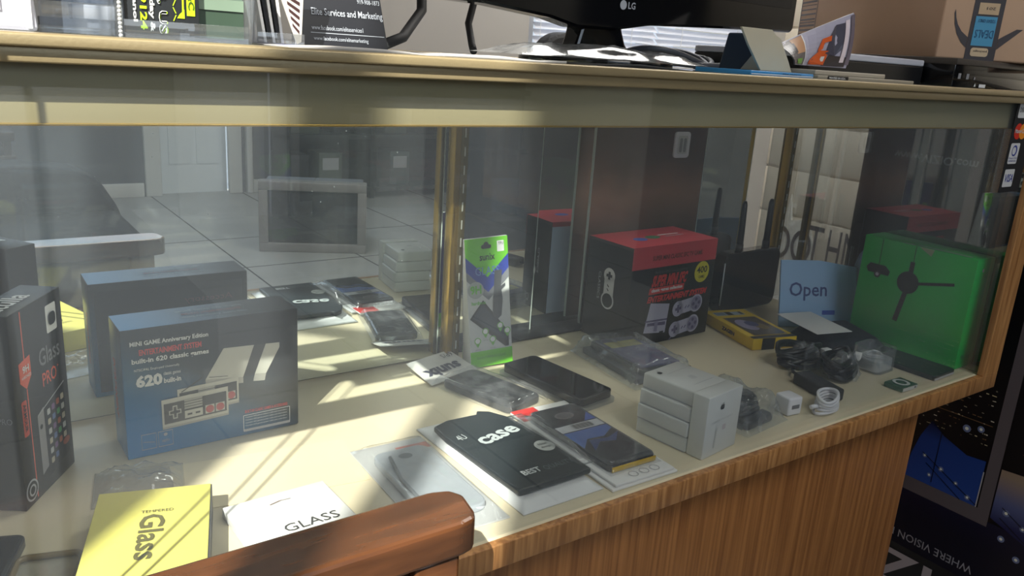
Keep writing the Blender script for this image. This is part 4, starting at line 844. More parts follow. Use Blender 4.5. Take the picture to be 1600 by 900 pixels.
mb = MB(); mb.box((-0.38, 0.0, 0.42), (0.302, 0.477, 0.47), M_DARKWOOD, 0.01); obj('seat', mb, arm)

for k, (x, y, n_) in enumerate(((-0.030, 0.478, 'nearer the case'), (-0.058, 0.476, 'farther left'))):
    mb = MB(); mb.tube([(0.004*math.sin(z*9+k), 0.004*math.cos(z*7+k), z) for z in [0.0+0.05*i for i in range(54)]], 0.0018, M_BLKM, 6)
    tag(obj('hanging_cord', mb, None, (x, y, 0.745)), 'thin cord hanging in front of the case left end, '+n_, 'cord')

# ================================================================ TV CARTON STANDING UPSIDE DOWN AT THE RIGHT
CX = 1.450
mb = MB(); mb.box((CX, -0.25, 0.0), (CX+0.16, 0.885, 1.045), mat('carton_print_black', srgb(16, 15, 20), 0.35), 0.002)
c = F((CX, 0, 0), (0, -1, 0), (0, 0, 1), (-1, 0, 0))
def cy(y): return -y
GB_ = ink(srgb(96, 88, 92)); 
Mnight = grad_mat('carton_dusk_print', (0, 0, 1), [(0.28, srgb(14, 16, 34)), (0.34, srgb(20, 20, 48)), (0.355, srgb(16, 15, 20)), (0.50, srgb(18, 16, 20))], 0.35)
Mglow = grad_mat('carton_glow_print', (0, 0, 1), [(0.62, srgb(24, 20, 22)), (0.66, srgb(110, 84, 62)), (0.74, srgb(70, 54, 48)), (0.92, srgb(30, 26, 28))], 0.35, 0.04)
Mblue = grad_mat('carton_water_print', (0, 0, 1), [(0.35, srgb(38, 72, 150)), (0.44, srgb(30, 62, 136)), (0.47, srgb(16, 22, 50)), (0.5, srgb(16, 15, 22))], 0.35)
Mtan = grad_mat('carton_tan_water_print', (0, 0, 1), [(0.34, srgb(30, 34, 80)), (0.38, srgb(86, 96, 140)), (0.43, srgb(150, 130, 112)), (0.5, srgb(120, 100, 86))], 0.35)
mb.rect(c, cy(0.87), 0.21, cy(-0.2), 0.335, Mnight, 0.0004)
mb.rect(c, cy(0.87), 0.325, cy(0.527), 0.352, GB_, 0.0006); mb.poly(c, [(cy(0.548), 0.325), (cy(0.527), 0.325), (cy(0.530), 0.90), (cy(0.548), 0.90)], GB_, 0.0007)
mb.poly(c, [(cy(0.685), 0.352), (cy(0.552), 0.352), (cy(0.552), 0.440), (cy(0.585), 0.437), (cy(0.630), 0.455), (cy(0.655), 0.475), (cy(0.670), 0.44), (cy(0.68), 0.40)], Mblue, 0.0005)
mb.rect(c, cy(0.5505), 0.352, cy(0.5525), 0.42, LGR, 0.0008)
mb.poly(c, [(cy(0.525), 0.345), (cy(0.40), 0.30), (cy(0.40), 0.475), (cy(0.465), 0.468), (cy(0.480), 0.442), (cy(0.525), 0.438)], Mtan, 0.0005)
mb.rect(c, cy(0.50), 0.62, cy(-0.1), 0.93, Mglow, 0.0005)
lg_ = [ink(srgb(205, 190, 150)), ink(srgb(160, 150, 130)), ink(srgb(120, 90, 60)), ink(srgb(220, 210, 190))]
r2 = random.Random(5)
for k in range(260):
    if k < 120: y, z = r2.uniform(0.56, 0.72), r2.uniform(0.46, 0.575)
    else: y, z = r2.uniform(0.38, 0.51), r2.uniform(0.44, 0.64)
    z = round(z/0.009)*0.009; l_ = r2.uniform(0.001, 0.006); mb.rect(c, cy(y), z, cy(y)+l_, z+r2.uniform(0.0008, 0.0022), lg_[r2.randrange(4)], 0.0009)
for k in range(70):
    y, z = r2.uniform(0.80, 0.875), r2.uniform(0.42, 0.60); mb.rect(c, cy(y), z, cy(y)+r2.uniform(0.002, 0.006), z+0.002, lg_[r2.randrange(4)], 0.0009)
mb.line(c, cy(0.84), 0.50, cy(0.555), 0.505, 0.0012, lg_[2], 0.0008)
for y, z, r_s in ((0.595, 0.485, 0.007), (0.572, 0.493, 0.006), (0.655, 0.405, 0.004), (0.622, 0.392, 0.005), (0.592, 0.378, 0.004), (0.568, 0.362, 0.005), (0.640, 0.372, 0.004), (0.502, 0.365, 0.006), (0.472, 0.350, 0.005), (0.500, 0.316, 0.006), (0.470, 0.292, 0.006)):
    mb.disc(c, cy(y), z, r_s*0.45, ink(srgb(236, 236, 220)), 0.0011, 10); mb.disc(c, cy(y), z, r_s, ink(srgb(110, 122, 160)), 0.0009, 12)
for (a, b, d, e_) in ((0.66, 0.41, 0.552, 0.355), (0.65, 0.392, 0.58, 0.352), (0.51, 0.372, 0.42, 0.322), (0.51, 0.352, 0.42, 0.302), (0.634, 0.47, 0.634, 0.36)): mb.line(c, cy(a), b, cy(d), e_, 0.0014, BLK, 0.001)
inv = F((CX, 0.532, 0.240), (0, 1, 0), (0, 0, -1), (-1, 0, 0))
mb.text(inv, 'WHERE VISION MEETS VALUE', 0, 0, 0.272, 0.0155, ink(srgb(158, 158, 166)), 0.0)
mb.text(F((CX, 0.50, 0.196), (0, 1, 0), (0, 0, -1), (-1, 0, 0)), 'VIZIO', 0, 0, 0.36, 0.075, ink(srgb(176, 168, 172), 0.3), 0.01)
mb.ring(c, cy(0.448), 0.300, 0.009, 0.0012, LGR, asp=0.8)
mb.text(F((CX, 0.824, 0.944), (0, -1, 0), (0, 0, -1), (-1, 0, 0)), 'www.VIZIO.com', 0, 0, 0.150, 0.015, ink(srgb(236, 242, 242)), 0.02)  # lettering drawn flipped to imitate its reflection
tag(obj('television_carton', mb), 'tall black television carton with a night city print, standing upside down right of the case', 'carton')

# ================================================================ ON TOP OF THE CASE, LEFT TO RIGHT
T0 = 1.0626
mb = MB(); vp = mat('pale_violet_plastic', srgb(214, 214, 226), 0.35); mb.prism(F((0, 0, 0), (1, 0, 0), (0, 0, 1)), [(-0.10, 0), (0.016, 0), (0.011, 0.07), (-0.10, 0.07)], -0.05, vp, bev=0.003)
mb.box((-0.08, -0.0012, 0.012), (-0.004, 0.0, 0.034), ink(srgb(238, 238, 240))); mb.box((0.010, -0.001, 0.002), (0.0125, 0.002, 0.068), WHT)
tag(obj('white_card_holder', mb, None, (0.052, 0.612, T0)), 'white plastic card holder at the far left on top of the case', 'card holder')

# acrylic block of dark cards
hb = thing('acrylic_card_stand', 'clear acrylic stand with a dark blue card and a silver strip, second from the left', 'card holder', (0.072, 0.640, T0))
mb = MB()
mb.box((0.0, 0.0, 0.0), (0.052, 0.003, 0.07), M_ACRY, 0.0006); mb.box((0.0, 0.0032, 0.0), (0.052, 0.028, 0.004), M_ACRY, 0.0006); mb.box((0.0, 0.028, 0.0), (0.052, 0.031, 0.085), M_ACRY, 0.0006); obj('stand', mb, hb)
mb = MB(); mb.box((0.001, 0.012, 0.0205), (0.051, 0.016, 0.085), mat('navy_card', srgb(48, 62, 84), 0.4), 0.0005); mb.ring(F((0, 0.0118, 0), (1, 0, 0), (0, 0, 1)), 0.038, 0.044, 0.008, 0.001, LGR, asp=1.0); obj('card', mb, hb)
mb = MB(); mb.box((0.001, 0.008, 0.0045), (0.051, 0.020, 0.010), mat('grey_strip', srgb(120, 122, 128), 0.5)); mb.box((0.020, 0.006, 0.010), (0.051, 0.020, 0.0195), mat('silver_strip', srgb(176, 176, 180), 0.4), 0.0008); obj('silver_strip', mb, hb)

# green lettered card in a holder
gh = thing('green_card_holder', 'acrylic holder with black cards lettered in green and white', 'card holder', (0.114, 0.618, T0))
mb = MB(); mb.box((0, 0, 0), (0.0045, 0.030, 0.070), M_ACRY, 0.0012); mb.box((0.0045, 0.0, 0.0), (0.088, 0.0012, 0.012), M_ACRY, 0.0003); mb.box((0.088, 0, 0), (0.0905, 0.030, 0.070), M_ACRY, 0.0008); mb.box((0.0045, 0.028, 0), (0.088, 0.030, 0.080), M_ACRY); 
mb.box((0.0046, 0.0015, 0.0), (0.0879, 0.027, 0.0025), M_ACRY)
for k in range(26):
    z = 0.001+0.0026*k; mb.ball((0.0022, -0.0004, z), 0.0016, mat('spark', srgb(196, 198, 200), 0.15, 0.3), n=6)  # pale beads imitate glints along the acrylic edge
obj('holder', mb, gh)
mb = MB(); mb.box((0.0060, 0.0035, 0.0028), (0.0545, 0.018, 0.086), mat('charcoal_card', srgb(42, 46, 50), 0.4), 0.0004); c_ = F((0.0060, 0.0033, 0.0028), (1, 0, 0), (0, 0, 1))
lime = ink(srgb(190, 232, 30)); w2 = ink(srgb(240, 244, 240))
def vt(txt, x, z0, z1, h, m_, bold=0.03): mb.text(F(c_.p(x, z1, 0), (0, 0, -1), (1, 0, 0), (0, -1, 0)), txt, 0, 0, z1-z0, h, m_, bold)
vt('Hablamos Espanol', 0.0045, 0.008, 0.076, 0.0035, w2); vt('919.333.9124', 0.0095, 0.003, 0.066, 0.0045, lime); vt('Call us Today &', 0.0150, 0.002, 0.062, 0.004, w2); vt('919.338, US', 0.0205, 0.001, 0.066, 0.0062, w2); vt('919.338, US', 0.0210, 0.0012, 0.0662, 0.0062, lime, 0.0)
mb.poly(c_, [(0.0400, 0.014), (0.0455, 0.014), (0.0455, 0.083), (0.0400, 0.083)], lime); vt('C&C', 0.0410, 0.018, 0.035, 0.004, ink(srgb(60, 80, 20)), 0.02)
mb.line(c_, 0.0375, 0.016, 0.0385, 0.083, 0.0012, lime); mb.poly(c_, [(0.0335, 0.012), (0.0385, 0.012), (0.0385, 0.018), (0.0350, 0.0145)], lime)
zz = 0.010
for k in range(9): mb.line(c_, 0.0310+0.0018*(k % 2), zz, 0.0328-0.0018*(k % 2), zz+0.004, 0.0006, lime); zz += 0.005
obj('card_stack', mb, gh)
mb = MB(); gg = mat('sage_card', srgb(92, 110, 100), 0.4); mb.box((0.0560, 0.010, 0.0028), (0.0875, 0.022, 0.022), mat('deep_green_card', srgb(58, 76, 62), 0.4)); mb.box((0.0560, 0.009, 0.0222), (0.0875, 0.022, 0.030), mat('pale_green_strip', srgb(120, 140, 122), 0.4)); mb.box((0.0560, 0.012, 0.0302), (0.0875, 0.022, 0.085), gg); obj('green_cards', mb, gh)

# striped leaning cards in a holder
sh = thing('striped_card_holder', 'clear holder of leaning white cards with dark diagonal stripes', 'card holder', (0.222, 0.668, T0))
mb = MB(); mb.box((0, 0, 0), (0.003, 0.040, 0.080), M_ACRY, 0.0008); mb.box((0.0032, 0, 0), (0.042, 0.002, 0.010), M_ACRY, 0.0004); mb.box((0.0032, 0.0022, 0.0), (0.042, 0.040, 0.0015), mat('violet_base', srgb(110, 112, 170), 0.3)); obj('holder', mb, sh)
for k in range(5):
    mb = MB(); q = F((0.010+0.0042*k, 0.004+0.002*k, 0.002), Vector((1, 0, 0)), Vector((-0.17+0.01*k, 0, 0.985)).normalized())
    mb.prism(q, [(0, 0), (0.0022, 0), (0.0022, 0.08), (0, 0.08)], -0.030, M_WHITE if k % 2 == 0 else M_BLACK); obj('card', mb, sh)
mb = MB(); q = F((0.030, 0.002, 0.002), Vector((1, 0, 0)), Vector((-0.10, 0, 1)).normalized(), (0, -1, 0))
mb.prism(F(q.p(0, 0, 0), q.u, q.v, (0, 1, 0)), [(0.006, 0.0), (0.010, 0.002), (0.022, 0.08), (-0.016, 0.08)], 0.0012, mat('cream_striped', srgb(206, 200, 190), 0.5))
for k in range(12):
    z = 0.014+0.0055*k; mb.poly(q, [(0.002-z*0.16+0.004, z), (0.007+z*0.12, z-0.006), (0.007+z*0.12+0.0005, z-0.0035), (0.002-z*0.16+0.004, z+0.0025)], ink(srgb(64, 40, 40)), 0.0004)
obj('striped_card', mb, sh)

# black business cards, Elite Services and Marketing
ec = thing('black_card_stack', 'stack of black business cards lettered Elite Services and Marketing', 'business card', (0.268, 0.700, T0), math.radians(-3))
mb = MB(); W, H_ = 0.086, 0.088; q = F((0, 0, 0), (1, 0, 0), Vector((0, 0.30, 0.95)).normalized())
mb.prism(q, [(0.0, 0), (W, 0), (W-0.006, H_), (0.008, H_)], -0.010, mat('black_card', srgb(22, 24, 30), 0.35), bev=0.0005)
tc_ = ink(srgb(170, 176, 184))
def sl(txt, a, b, c2, d, bold=0.0): mb.text(q, txt, a, b, c2, d, tc_, bold)
sl('Elite Services and Marketing', 0.017, 0.0265, 0.083, 0.0345, 0.008); sl('www.facebook.com/eliteservices1', 0.016, 0.0155, 0.063, 0.0195); sl('www.facebook.com/elitemarketing', 0.017, 0.0055, 0.067, 0.0100); mb.rect(q, 0.015, 0.0128, 0.083, 0.0133, tc_)
sl('919-908-1873', 0.060, 0.041, 0.081, 0.0450); sl('eliteservicesonme@yahoo.com', 0.038, 0.0495, 0.080, 0.0545); sl('Owner', 0.068, 0.059, 0.080, 0.063)
obj('card', mb, ec)
# papers along the front edge
mb = MB(); heightmap(mb, 0.26, 0.09, lambda u, v: 0.0008+0.0025*abs(math.sin(u*7))*(1-v)+0.0012*noise.noise(Vector((u*6, v*3, 1))), mat('grey_paper', srgb(188, 184, 180), 0.6), 40, 10)
tag(obj('loose_paper', mb, None, (0.226, 0.598, T0), math.radians(1)), 'thin wavy white paper under the black business cards', 'paper')
mb = MB(); heightmap(mb, 0.15, 0.08, lambda u, v: 0.0006+0.0032*(1-abs(2*u-1))*(1-v), M_BLKM, 20, 8); tag(obj('black_leaflet', mb, None, (0.500, 0.600, T0)), 'curled black leaflet under the crumpled plastic in front of the monitor', 'leaflet')
mb = MB(); heightmap(mb, 0.270, 0.06, crumple(71, 0.010, 5, 0.006, 0.25), M_BAGC, 60, 14, close=False)
tag(obj('crumpled_plastic', mb, None, (0.405, 0.597, T0+0.0045)), 'crumpled clear plastic sheet in front of the monitor stand', 'plastic wrap')

# monitor
mo = thing('monitor', 'black monitor on its stand seen from below its screen', 'monitor', (0.700, 0.780, T0), math.radians(1))
mb = MB(); mb.prism(F((0, 0.0, 0), (1, 0, 0), (0, 0, 1)), [(-0.325, 0.058), (-0.19, 0.0555), (-0.10, 0.048), (-0.060, 0.0400), (0.0, 0.0405), (0.06, 0.0500), (0.20, 0.0560), (0.345, 0.0600), (0.350, 0.066), (0.350, 0.43), (-0.325, 0.43)], -0.032, M_BLKG, bev=0.003)
obj('screen_housing', mb, mo)
mb = MB(); f = F((0, -0.0003, 0), (1, 0, 0), (0, 0, 1)); mb.rect(f, -0.312, 0.092, 0.337, 0.42, mat('screen_dark', srgb(14, 16, 22), 0.15), 0.0006); obj('screen', mb, mo)
mb = MB(); lgc = ink(srgb(176, 180, 188)); mb.disc(f, 0.009, 0.0705, 0.0055, lgc, 0.0008); mb.text(f, 'LG', 0.017, 0.0665, 0.029, 0.0745, lgc, 0.02, off=0.001); obj('brand_mark', mb, mo)
mb = MB(); mb.prism(F((0, 0.008, 0), (1, 0, 0), (0, 0, 1)), [(-0.072, 0.004), (-0.052, 0.020), (-0.046, 0.040), (-0.046, 0.10), (0.020, 0.10), (0.020, 0.042), (0.030, 0.020), (0.046, 0.004)], -0.030, M_BLKG, smooth=False, bev=0.004)
obj('stand_neck', mb, mo)
mb = MB()
mb.cyl((-0.01, 0.02, 0.0035), 0.095, 0.006, M_BLKG, 'Z', 48); obj('stand_base', mb, mo)
mb = MB(); mb.tube([(0.50, 0.95, 1.24), (0.515, 0.93, 1.17), (0.50, 0.90, 1.11), (0.455, 0.86, 1.078), (0.41, 0.82, 1.068)], 0.006, M_BLKM, 10)
mb.tube([(0.60, 0.92, 1.14), (0.580, 0.91, 1.13), (0.566, 0.90, 1.10), (0.560, 0.88, 1.075), (0.55, 0.86, 1.068)], 0.0045, M_BLKM, 10)
tag(obj('black_cable', mb), 'black cable hanging behind the left half of the monitor', 'cable')
mb = MB()
for k, (a, b, hh) in enumerate(((0.150, 0.05, 0.018), (0.130, 0.045, 0.011), (0.165, 0.055, 0.006))):
    mb.tube([(0.855+a*0.50*math.cos(t_)+0.02*k, 0.85+b*math.sin(t_), T0+0.006+hh*(0.5+0.5*math.sin(t_*2+k))) for t_ in [2*math.pi*i/36 for i in range(36)]], 0.0042, ink(srgb(70, 74, 84), 0.4), 8, True)
tag(obj('coiled_cable', mb), 'loose coil of dark cable right of the monitor stand', 'cable')

# dark blue wedge, folded cream card, magazines, booklet
mb = MB(); mb.prism(F((0, 0, 0), (1, 0, 0), (0, 0, 1)), [(-0.012, 0), (0.055, 0), (0.010, 0.048), (0.0, 0.048)], -0.05, mat('slate_blue_plastic', srgb(46, 58, 76), 0.35), bev=0.002)
tag(obj('blue_plastic_wedge', mb, None, (0.832, 0.668, T0)), 'slate blue plastic wedge behind the folded cream card', 'plastic wedge')
mb = MB(); mb.prism(F((0, 0, 0), (1, 0, 0), Vector((0, 0.05, 1)).normalized()), [(0.0, 0), (0.058, 0.0), (0.050, 0.012), (0.030, 0.038), (0.022, 0.040), (0.014, 0.046), (-0.040, 0.046), (-0.026, 0.028)], -0.003, M_CREAM, bev=0.0003)
mb.prism(F((0.0, 0.0, 0), (0, 1, 0), (0, 0, 1)), [(0.002, 0), (0.03, 0), (0.004, 0.03)], 0.002, M_CREAM)
tag(obj('folded_card', mb, None, (0.806, 0.640, T0+0.0055)), 'folded blank cream card leaning left on the blue magazine', 'card')
mb = MB(); mb.box((0, 0, 0), (0.115, 0.080, 0.0050), mat('blue_cover', srgb(58, 142, 204), 0.35), 0.0008); mb.box((0.001, -0.0003, 0.0012), (0.114, 0.0, 0.0022), WHT); mb.text(front(), 'www.mechanics', 0.055, 0.0025, 0.090, 0.0045, BLK)
tag(obj('blue_magazine', mb, None, (0.745, 0.604, T0), math.radians(1)), 'blue magazine lying at the front edge of the case top', 'magazine')
mb = MB(); mb.box((0, 0, 0), (0.200, 0.080, 0.0045), mat('tan_pages', srgb(150, 142, 126), 0.6), 0.001); mb.rect(front(), 0.018, 0.0002, 0.058, 0.0044, BLK, 0.0006); mb.text(front(), 'PRINTED IN U.S.A.', 0.020, 0.0012, 0.052, 0.0034, WHT, 0.02, off=0.001)
tag(obj('tan_magazine', mb, None, (0.866, 0.604, T0), math.radians(-1.5)), 'tan magazine with PRINTED IN U.S.A. on its edge', 'magazine', None)
mb = MB(); mb.box((0, 0, 0), (0.150, 0.070, 0.0055), mat('tan_pages2', srgb(166, 158, 144), 0.6), 0.001); tag(obj('thin_magazine', mb, None, (0.868, 0.610, T0+0.0048), math.radians(0.5)), 'thin pale magazine lying on the tan one', 'magazine')
# booklet curling upward with an orange machine on its cover
mb = MB(); BP = mat('booklet_paper', srgb(176, 172, 190), 0.35)
def bk(u, v, off=0.0):
    # u along the page, v across; page lies at left and curls up towards the right
    x = 0.108*u + 0.010*u*u*v; z = 0.004 + (0.022+0.046*u)*v; y = 0.004+0.020*math.sin(math.pi*u*0.9)*(1-v) + 0.030*v*v*(1-0.5*u)
    return Vector((x, y-off, z))
def bkquad(a, b, c2, d, m_, off, n=8):
    for i in range(n):
        for j in range(n):
            ua = a+(c2-a)*i/n; ub = a+(c2-a)*(i+1)/n; va = b+(d-b)*j/n; vb = b+(d-b)*(j+1)/n
            mb.face([bk(ua, va, off), bk(ub, va, off), bk(ub, vb, off), bk(ua, vb, off)], m_, True)
bkquad(0, 0, 1, 1, BP, 0.0); bkquad(0, 0, 1, 1, M_WHITE, -0.0012)
for i in range(12):
    a, b2 = i/12, (i+1)/12
    mb.face([bk(a, 0), bk(b2, 0), bk(b2, 0, -0.0012), bk(a, 0, -0.0012)], WHT); mb.face([bk(a, 1), bk(b2, 1), bk(b2, 1, -0.0012), bk(a, 1, -0.0012)], WHT)
    mb.face([bk(1, a), bk(1, b2), bk(1, b2, -0.0012), bk(1, a, -0.0012)], WHT)
bkquad(0, 0.02, 0.30, 0.98, ink(srgb(96, 92, 92), 0.35), 0.0004); bkquad(0.14, 0.45, 0.30, 0.97, ink(srgb(186, 140, 104), 0.35), 0.0006); bkquad(0.02, 0.5, 0.16, 0.85, ink(srgb(64, 62, 66), 0.35), 0.0008, 4); bkquad(0.10, 0.05, 0.24, 0.26, ink(srgb(110, 160, 66), 0.35), 0.0009, 3)
bkquad(0.30, 0.02, 0.315, 0.98, WHT, 0.0008, 4)
def bkpoly(pts, m_, off): mb.face([bk(a, b2, off) for a, b2 in pts], m_)
og = ink(srgb(222, 98, 44), 0.35)
for P_ in ([(0.42, 0.04), (0.70, 0.04), (0.70, 0.36), (0.56, 0.40), (0.46, 0.26), (0.41, 0.14)], [(0.52, 0.38), (0.60, 0.42), (0.62, 0.60), (0.55, 0.56)], [(0.55, 0.56), (0.71, 0.58), (0.71, 0.70), (0.58, 0.68)]): bkpoly(P_, og, 0.0014)
gk = ink(srgb(74, 72, 86), 0.35)
bkpoly([(0.66, 0.30), (0.80, 0.24), (0.90, 0.40), (0.92, 0.62), (0.88, 0.88), (0.76, 0.90), (0.70, 0.72)], gk, 0.0016); bkpoly([(0.66, 0.02), (0.96, 0.02), (0.96, 0.20), (0.72, 0.26)], ink(srgb(70, 62, 62), 0.35), 0.0013)
bkpoly([(0.43, 0.05), (0.50, 0.05), (0.50, 0.18), (0.45, 0.18)], gk, 0.0019); bkpoly([(0.60, 0.12), (0.66, 0.12), (0.66, 0.24), (0.60, 0.24)], WHT, 0.0019)
bkquad(0.88, 0.10, 0.93, 0.92, ink(srgb(226, 212, 218), 0.35), 0.0020, 6); bkquad(0.955, 0.06, 1.0, 0.98, ink(srgb(110, 98, 108), 0.35), 0.0016, 5)
tag(obj('curled_booklet', mb, None, (0.862, 0.632, T0+0.0108), math.radians(-2)), 'curled booklet with an orange machine on its cover, on the magazines', 'booklet')
# laptop, black device
lp = thing('laptop', 'closed black laptop with a silver lid under the cardboard box', 'laptop', (0.955, 0.690, T0), 0)
mb = MB(); mb.prism(F((0, 0, 0), (1, 0, 0), (0, 1, 0)), rr_pts(0, 0, 0.300, 0.20, 0.012), 0.026, M_BLACK, bev=0.003); obj('base', mb, lp)
mb = MB(); mb.prism(F((0, 0, 0.0262), (1, 0, 0), (0, 1, 0)), rr_pts(0, 0, 0.300, 0.20, 0.012), 0.009, mat('silver_lid', srgb(196, 198, 210), 0.4, 0.1), bev=0.002); obj('lid', mb, lp)
mb = MB(); mb.box((0, 0, 0), (0.260, 0.330, 0.0405), M_BLKG, 0.0015); mb.box((-0.001, -0.002, 0.032), (0.261, 0.33, 0.0412), mat('device_top', srgb(70, 64, 60), 0.4), 0.001)
for k, x in enumerate((0.012, 0.036, 0.060)): mb.rect(front(), x, 0.012, x+0.008 if k < 2 else x+0.004, 0.020 if k < 2 else 0.016, ink(srgb(130, 132, 138)), 0.0008)
mb.poly(front(), [(0.064, 0.002), (0.070, 0.002), (0.067, 0.007)], WHT, 0.0008); mb.rect(front(), 0.080, 0.001, 0.10, 0.006, WHT, 0.0008)
tag(obj('media_player', mb, None, (1.262, 0.650, T0)), 'black media player with small ports at the right end of the case top', 'media player')
# cardboard box
bx = thing('cardboard_box', 'large brown cardboard box with a taped seam and a dark swoosh', 'cardboard box', (1.318, 0.715, T0+0.0418), math.atan2(0.53, 0.37))
KB = mat('kraft_card', srgb(206, 172, 144), 0.7, 0, 0.3, 0.05, 12, 0.05, 200)
mb = MB(); W, D, H_ = 0.66, 0.42, 0.36; mb.box((0, -D, 0), (W, 0, H_), KB, 0.0035)
ff = F((W, 0, 0), (-1, 0, 0), (0, 0, 1), (0, 1, 0)); brn = ink(srgb(70, 46, 44))
mb.rect(ff, 0.0, 0.0, 0.14, 0.002, brn, 0.0006)
mb.line(ff, 0.105, 0.0, 0.105, H_, 0.004, brn); mb.line(ff, 0.005, 0.0, 0.005, H_, 0.004, brn); 
z = 0.006; r3 = random.Random(9)
while z < H_-0.01:
    t_ = r3.uniform(0.0015, 0.005); mb.rect(ff, 0.008, z, 0.100, z+t_, brn); z += t_+r3.uniform(0.003, 0.008)
obj('box_body', mb, bx)
sf = F((0, 0, 0), (0, -1, 0), (0, 0, 1), (-1, 0, 0)); dkp = ink(srgb(56, 48, 50))
mb = MB(); mb.prism(sf, [(0.046, 0.0), (0.094, 0.0), (0.094, H_), (0.046, H_)], 0.0006, dkp); sb = sf
mb.rect(sb, 0.052, 0.022, 0.086, 0.066, ink(srgb(70, 150, 190)), 0.0012); mb.rect(sb, 0.054, 0.069, 0.086, 0.086, ink(srgb(196, 168, 132)), 0.0012); mb.rrect(sb, 0.054, 0.006, 0.082, 0.019, 0.004, ink(srgb(206, 182, 148)), 0.0012)
iv = F(sb.p(0.084, 0.046, 0), -sb.u, -sb.v, sb.n); mb.text(iv, 'DEALS', 0, 0, 0.029, 0.012, ink(srgb(24, 80, 124)), 0.0, off=0.0018); iv = F(sb.p(0.084, 0.062, 0), -sb.u, -sb.v, sb.n); mb.text(iv, 'TODAY ONLY', 0, 0, 0.028, 0.005, ink(srgb(40, 90, 130)), 0.02, off=0.0018); iv = F(sb.p(0.080, 0.080, 0), -sb.u, -sb.v, sb.n); mb.text(iv, '201', 0, 0, 0.014, 0.004, dkp, 0.0, off=0.0018)
mb.text(iv, 'package', 0.0, 0.064, 0.022, 0.068, dkp, 0.0, off=0.0018)
o = obj('printed_tape', mb, bx); o['label'] = 'dark printed tape with a blue label'
mb = MB()
P0 = [(0.018+0.0*i, 0) for i in range(2)]
L_ = [(0.0185, 0.074), (0.0215, 0.062), (0.026, 0.052), (0.034, 0.042), (0.0455, 0.034), (0.0455, 0.018), (0.036, 0.026), (0.027, 0.038), (0.021, 0.052), (0.0175, 0.068)]
mb.poly(sf, L_, ink(srgb(60, 52, 54)), 0.0006); obj('swoosh_print', mb, bx); mb = MB(); mb.poly(sf, [(0.0945, 0.034), (0.12, 0.05), (0.13, 0.05), (0.0945, 0.018)], ink(srgb(60, 52, 54)), 0.0006); obj('swoosh_print', mb, bx)
# seat back and lamp shade seen through the gap beside the monitor stand
oc = thing('office_chair', 'dark office chair back between the monitor stand and the blind', 'chair', (1.78, 2.10, 0.0))
mb = MB(); mb.prism(F((0, 0, 0.62), (1, 0, 0), (0, 0, 1)), rr_pts(-0.20, 0, 0.20, 0.52, 0.10), -0.06, M_BLKM, bev=0.02); obj('backrest', mb, oc)
mb = MB(); mb.box((-0.22, -0.40, 0.42), (0.22, 0.0, 0.50), M_BLKM, 0.03); obj('seat', mb, oc)
mb = MB(); mb.cyl((0, -0.2, 0.24), 0.03, 0.36, M_BLACK); mb.box((-0.02, -0.03, 0.46), (0.02, 0.0, 0.66), M_BLACK); obj('post', mb, oc)
mb = MB()
for k in range(5): a = 2*math.pi*k/5; mb.tube([(0, -0.2, 0.08), (0.28*math.cos(a), -0.2+0.28*math.sin(a), 0.03)], [0.025, 0.015], M_BLACK, 8)
obj('base', mb, oc)

# ================================================================ SEEN IN THE MIRROR: THE CUSTOMER SIDE OF THE ROOM
tv = thing('box_television', 'old grey box television on the floor, reflected in the mirror', 'television', (1.60, -1.96, 0.0008), math.radians(206))
mb = MB(); G1 = mat('grey_tv_plastic', srgb(136, 132, 130), 0.45); G2 = mat('dark_tv_plastic', srgb(112, 118, 128), 0.5)
fr_ = F((0, 0, 0), (1, 0, 0), (0, 0, 1))
def rim(x0, z0, x1, z1, bw, d):
    for (a, b, c2, d2) in ((x0, z0, x1, z0+bw), (x0, z1-bw, x1, z1), (x0, z0+bw, x0+bw, z1-bw), (x1-bw, z0+bw, x1, z1-bw)): mb.box((a, 0, b), (c2, d, d2), G1, 0.004)
rim(-0.27, 0.0, 0.27, 0.365, 0.045, 0.08); obj('bezel', mb, tv)
mb = MB(); heightmap(mb, 0.452, 0.277, lambda u, v: 0.001+0.02*(1-(2*u-1)**2)*(1-(2*v-1)**2)+0.012, mat('tube_glass', srgb(34, 40, 46), 0.08), 16, 12); obj('screen', mb, tv, (-0.226, 0.035, 0.044), rot=(math.pi/2, 0, 0))
mb = MB(); mb.prism(F((0, 0, 0), (0, 1, 0), (0, 0, 1)), [(0.08, 0.01), (0.24, 0.01), (0.42, 0.05), (0.42, 0.30), (0.24, 0.355), (0.08, 0.355)], 0.25, G2, bev=0.006)
mb.prism(F((-0.25, 0, 0), (0, 1, 0), (0, 0, 1)), [(0.08, 0.01), (0.24, 0.01), (0.42, 0.05), (0.42, 0.30), (0.24, 0.355), (0.08, 0.355)], 0.25, G2, bev=0.006); obj('back_shell', mb, tv)
ac = thing('armchair', 'dark rounded armchair reflected at the left of the mirror', 'chair', (0.22, -1.62, 0.0), 0)
DC = mat('dark_upholstery', srgb(26, 30, 38), 0.75, 0, 0.3, 0.2, 20)
mb = MB(); mb.prism(F((-0.5, -0.18, 0.10), (1, 0, 0), (0, 0, 1)), [(0, 0), (0.98, 0), (0.97, 0.12), (0.94, 0.22), (0.88, 0.33), (0.79, 0.385), (0.60, 0.405), (0, 0.39)], 0.22, DC, bev=0.02); obj('backrest', mb, ac)
mb = MB(); mb.box((-0.5, -0.17, 0.10), (0.44, 0.42, 0.32), DC, 0.04); obj('seat', mb, ac)
for x in (-0.44, 0.38):
    for y in (-0.3, 0.36):
        mb = MB(); mb.cyl((x, y, 0.05), 0.02, 0.10, M_DARKWOOD); obj('leg', mb, ac)
stb = thing('side_table', 'dark low shelf table reflected above the armchair', 'table', (0.05, -2.35, 0.0))
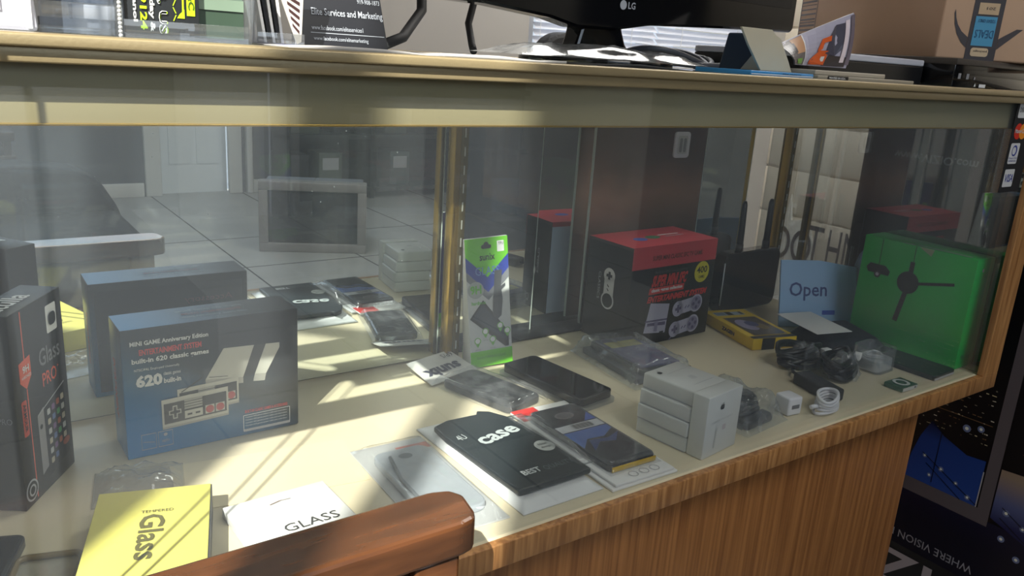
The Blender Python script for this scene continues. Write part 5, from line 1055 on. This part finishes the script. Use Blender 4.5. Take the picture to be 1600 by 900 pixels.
mb = MB(); mb.box((-0.6, -0.2, 0.56), (0.28, 0.2, 0.60), M_DARKWOOD, 0.004); obj('tabletop', mb, stb)
mb = MB(); mb.box((-0.6, -0.2, 0.47), (0.28, 0.2, 0.50), M_DARKWOOD, 0.004); obj('shelf', mb, stb)
for x in (-0.58, 0.25):
    for y in (-0.18, 0.18):
        mb = MB(); mb.box((x-0.015, y-0.015, 0), (x+0.015, y+0.015, 0.56), M_DARKWOOD); obj('leg', mb, stb)
# dark shelving along the front wall
sv_ = thing('dark_shelving', 'tall dark shelving unit reflected right of the pale door', 'shelf', (1.95, -3.70, 0.0))
mb = MB(); SG = mat('dark_shelf_board', srgb(34, 40, 42), 0.5, 0, 0.5, 0.3, 6); mb.box((0, 0, 0.0008), (1.9, 0.04, 1.9), SG)
for z in (0.05, 0.42, 0.80, 1.2, 1.6): mb.box((0, 0.04, z), (1.9, 0.40, z+0.03), SG)
for x in (0, 0.62, 1.26, 1.87): mb.box((x, 0.04, 0.0008), (x+0.03, 0.40, 1.9), SG)
obj('cabinet', mb, sv_)
r4 = random.Random(3); ORD = ['first from the door', 'second from the door', 'third from the door', 'fourth from the door', 'fifth from the door', 'sixth from the door', 'seventh from the door', 'eighth from the door']
for k, z in enumerate((0.08, 0.45, 0.83)):
    x = 2.02; nb = 0
    while x < 3.7:
        w_ = r4.uniform(0.10, 0.22); h_ = r4.uniform(0.14, 0.30)
        if not (2.50 < x+w_ and x < 2.62) and not (3.15 < x+w_ and x < 3.27) and x+w_ < 3.78:
            col = r4.choice([srgb(40, 50, 46), srgb(60, 76, 74), srgb(30, 34, 40), srgb(78, 88, 78)])
            mb = MB(); mb.box((0, 0, 0), (w_, 0.22, h_), ink(col), 0.004); mb.rect(backf(w_, 0.22), w_*0.15, h_*0.5, w_*0.85, h_*0.85, LGR if r4.random() < 0.4 else DGR)
            tag(obj('storage_box', mb, None, (x, -3.60, z+0.0004)), 'dark box, %s on the %s shelf of the dark shelving unit' % (ORD[nb], ('bottom', 'middle', 'upper')[k]), 'box', 'boxes on the dark shelving'); nb += 1
        x += w_+r4.uniform(0.03, 0.12)
# dark cabinet and pale panel towards the right
mb = MB(); mb.box((2.85, -1.75, 0.0008), (3.27, -1.25, 2.0), M_BLKM, 0.01); mb.box((2.847, -1.50, 0.3), (2.85, -1.495, 1.9), DGR)
tag(obj('black_cabinet', mb), 'tall black cabinet against the plank wall, reflected beside the game box', 'cabinet')
# counter furniture behind the case: dark cabinet whose top stays below the monitor
